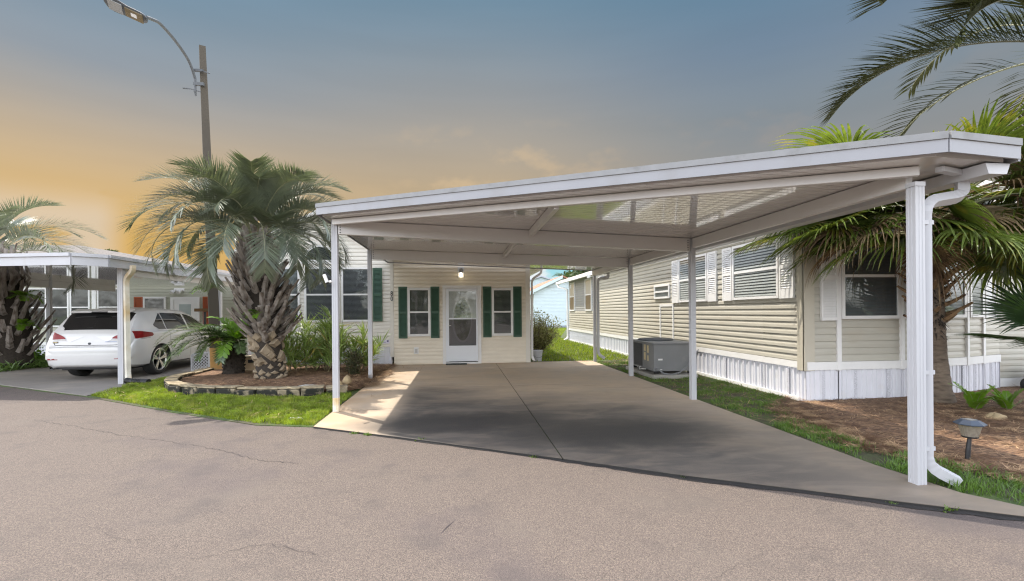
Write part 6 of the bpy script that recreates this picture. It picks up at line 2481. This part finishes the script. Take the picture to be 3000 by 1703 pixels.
# trees across the road, behind the viewer, seen only mirrored in the windows
for i, (x_, y_, hh, rr_) in enumerate(((-26, -30, 4.6, 4.2), (-15, -32, 5, 4.5), (-4, -30, 4.4, 4), (7, -33, 5, 4.8), (17, -30, 4.4, 4.4), (28, -32, 5, 4.6))):
    tree(('broad green tree across the road reflected in the left windows', 'tall green tree across the road, second from the left', 'rounded tree straight across the road from the carport', 'wide tree across the road facing the driveway', 'dark tree across the road facing the tan house', 'tall tree across the road at the far right')[i], (x_, y_, 0), hh, rr_, TREEG2, 50 + i, 40, 34, .9, trunk_h=.12, group='trees across the road')

# ================================================================== GRASS AND STRAW
NPR = np.random.default_rng(5)


def blades(name, poly, n_, hmin, hmax, w, m_, z0=-.012, lean=.5, holes=(), clump=0.0):
    P = np.array(poly)
    lo, hi = P.min(0), P.max(0)
    X = NPR.uniform(lo[0], hi[0], n_ * 4)
    Y = NPR.uniform(lo[1], hi[1], n_ * 4)
    k = inside(poly, X, Y)
    for h_ in holes:
        k &= ~inside(h_, X, Y)
    if clump:
        v = np.sin(X * 5.1 + 1.3 * np.sin(Y * 3.7)) * np.sin(Y * 4.3 + 1.7 * np.sin(X * 2.9)) + .5 * np.sin(X * 13.1) * np.sin(Y * 11.7)
        k &= (v + NPR.normal(0, .5, X.shape)) > clump
    X, Y = X[k][:n_], Y[k][:n_]
    N_ = len(X)
    a = NPR.uniform(0, 2 * np.pi, N_)
    h_ = NPR.uniform(hmin, hmax, N_) * (1 + .45 * np.sin(X * 7.3 + 2 * np.sin(Y * 5.1)) * np.sin(Y * 6.7 + 1.5 * np.sin(X * 4.3)))
    le = np.abs(NPR.normal(0, lean, N_)) * h_
    b_ = NPR.uniform(0, 2 * np.pi, N_)
    dx, dy = np.cos(a) * w, np.sin(a) * w
    lx, ly = np.cos(b_) * le, np.sin(b_) * le
    V = np.zeros((N_, 5, 3), np.float32)
    V[:, 0] = np.stack([X - dx, Y - dy, np.full(N_, z0)], 1)
    V[:, 1] = np.stack([X + dx, Y + dy, np.full(N_, z0)], 1)
    V[:, 2] = np.stack([X - dx * .8 + lx * .4, Y - dy * .8 + ly * .4, z0 + h_ * .6], 1)
    V[:, 3] = np.stack([X + dx * .8 + lx * .4, Y + dy * .8 + ly * .4, z0 + h_ * .6], 1)
    V[:, 4] = np.stack([X + lx, Y + ly, z0 + h_ * .95], 1)
    i = np.arange(N_) * 5
    F = np.concatenate([np.stack([i, i + 1, i + 3], 1), np.stack([i, i + 3, i + 2], 1), np.stack([i + 2, i + 3, i + 4], 1)])
    o = mesh_np(name, V.reshape(-1, 3), F, m_)
    o['kind'] = 'stuff'
    return o


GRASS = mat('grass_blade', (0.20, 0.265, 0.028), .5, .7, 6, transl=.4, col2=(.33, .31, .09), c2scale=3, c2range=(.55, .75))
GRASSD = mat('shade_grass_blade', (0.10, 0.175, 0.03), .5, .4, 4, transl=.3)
STRAW = mat('pine_straw', (0.14, 0.07, 0.033), .7, .6, 7, col2=(0.46, 0.30, 0.165), c2scale=5, c2range=(.44, .60))
FRONT = [(-6.55, 9.26), (-4.25, 7.62), (-2.65, 6.58), (-1.95, 6.36), (-1.88, 6.36), (-1.88, 8.6), (-2.0, 8.66), (-2.67, 8.46), (-3.44, 8.6), (-4.15, 8.8), (-4.84, 9.0), (-5.3, 9.36), (-5.78, 9.98), (-6.02, 10.6), (-6.05, 12.5), (-6.38, 12.6), (-6.7, 10.5), (-6.5, 9.9)]
blades('lawn_grass', FRONT, 60000, .025, .08, .0036, GRASS, clump=-1.1)
BACK = [(2.1, 13.5), (4.8, 13.5), (5.25, 14.0), (5.25, 25), (9, 39.8), (-1, 39.8), (2.1, 24)]
blades('lawn_grass', BACK, 40000, .04, .10, .009, GRASS)
SIDE = [(3.80, 13.2), (3.80, 6.9), (3.82, 4.2), (4.15, 4.6), (4.3, 5.4), (4.8, 6.7), (5.27, 7.1), (5.27, 13.4)]
PADH = [(3.98, 9.58), (5.02, 9.58), (5.02, 11.4), (3.98, 11.4)]
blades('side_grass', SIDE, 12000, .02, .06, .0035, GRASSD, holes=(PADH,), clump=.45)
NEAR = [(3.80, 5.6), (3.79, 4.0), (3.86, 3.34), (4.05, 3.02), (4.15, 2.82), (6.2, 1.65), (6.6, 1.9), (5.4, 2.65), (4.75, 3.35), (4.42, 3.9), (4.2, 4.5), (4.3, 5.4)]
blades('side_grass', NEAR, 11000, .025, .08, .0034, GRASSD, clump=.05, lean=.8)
LEFTL = [(-16, 15.0), (-12.6, 12.95), (-12.1, 14.4), (-12.2, 15.8), (-16, 16)]
blades('lawn_grass', LEFTL, 6000, .05, .12, .01, GRASS)


def straw(name, poly, n_, zf, lmin=.12, lmax=.30, w=.0034, holes=()):
    P = np.array(poly)
    lo, hi = P.min(0), P.max(0)
    X = NPR.uniform(lo[0], hi[0], n_ * 4)
    Y = NPR.uniform(lo[1], hi[1], n_ * 4)
    k = inside(poly, X, Y)
    for h_ in holes:
        k &= ~inside(h_, X, Y)
    X, Y = X[k][:n_], Y[k][:n_]
    N_ = len(X)
    a = NPR.uniform(0, 2 * np.pi, N_)
    L_ = NPR.uniform(lmin, lmax, N_) / 2
    Z = zf(X, Y) + NPR.uniform(.002, .03, N_)
    tz = NPR.normal(0, .12, N_) * L_
    dx, dy = np.cos(a) * L_, np.sin(a) * L_
    px, py = -np.sin(a) * w, np.cos(a) * w
    bow = NPR.normal(0, .18, N_) * L_
    mx, my = -np.sin(a) * bow, np.cos(a) * bow
    V = np.zeros((N_, 6, 3), np.float32)
    V[:, 0] = np.stack([X - dx - px * .5, Y - dy - py * .5, Z - tz], 1)
    V[:, 1] = np.stack([X - dx + px * .5, Y - dy + py * .5, Z - tz], 1)
    V[:, 2] = np.stack([X + mx - px, Y + my - py, Z + .004], 1)
    V[:, 3] = np.stack([X + mx + px, Y + my + py, Z + .004], 1)
    V[:, 4] = np.stack([X + dx - px * .5, Y + dy - py * .5, Z + tz], 1)
    V[:, 5] = np.stack([X + dx + px * .5, Y + dy + py * .5, Z + tz], 1)
    i = np.arange(N_) * 6
    F = np.concatenate([np.stack([i, i + 1, i + 3, i + 2], 1), np.stack([i + 2, i + 3, i + 5, i + 4], 1)])
    o = mesh_np(name, V.reshape(-1, 3), F, STRAW)
    o['kind'] = 'stuff'
    return o


straw('pine_straw', BED, 12000, lambda X, Y: np.clip(.085 + .11 * (1 - np.hypot((X + 3.6) / 1.6, (Y - 10.8) / 1.9)), .015, .165))
straw('pine_straw', [(-1.95, 9.0), (-1.62, 9.6), (-1.7, 10.6), (-1.55, 11.2), (-1.75, 12.2), (-1.7, 13.2), (-2.1, 13.2), (-2.2, 9.4)], 2200, lambda X, Y: 0 * X + .015)
BEDRV = [(5.33, 7.0), (4.75, 6.6), (4.28, 5.4), (4.2, 4.5), (4.45, 3.9), (4.75, 3.4), (5.8, 2.4), (9.0, 0.9), (12, 3.5), (12, 7.5), (9.4, 7.5), (7.1, 6.85)]
straw('pine_straw', BEDRV, 30000, lambda X, Y: np.clip(-.008 + .04 * (1 - np.hypot((X - 7.3) / 3, (Y - 5) / 2.5)), -.005, .03))

straw('pine_straw', [(5.3, 7.3), (4.95, 7.0), (4.5, 6.6), (4.05, 5.6), (3.98, 4.7), (4.2, 3.95), (4.6, 3.3), (5.3, 2.6), (5.5, 2.9), (4.9, 3.5), (4.5, 4.2), (4.5, 5.3), (5.0, 6.4)], 2600, lambda X, Y: 0 * X - .006)
straw('pine_straw', SIDE, 1300, lambda X, Y: 0 * X - .008)

straw('pine_straw', FRONT, 160, lambda X, Y: 0 * X + .03)
straw('pine_straw', [(-1.8, 8.0), (-1.3, 8.2), (-0.9, 13.0), (-1.8, 13.0)], 90, lambda X, Y: 0 * X - .001)
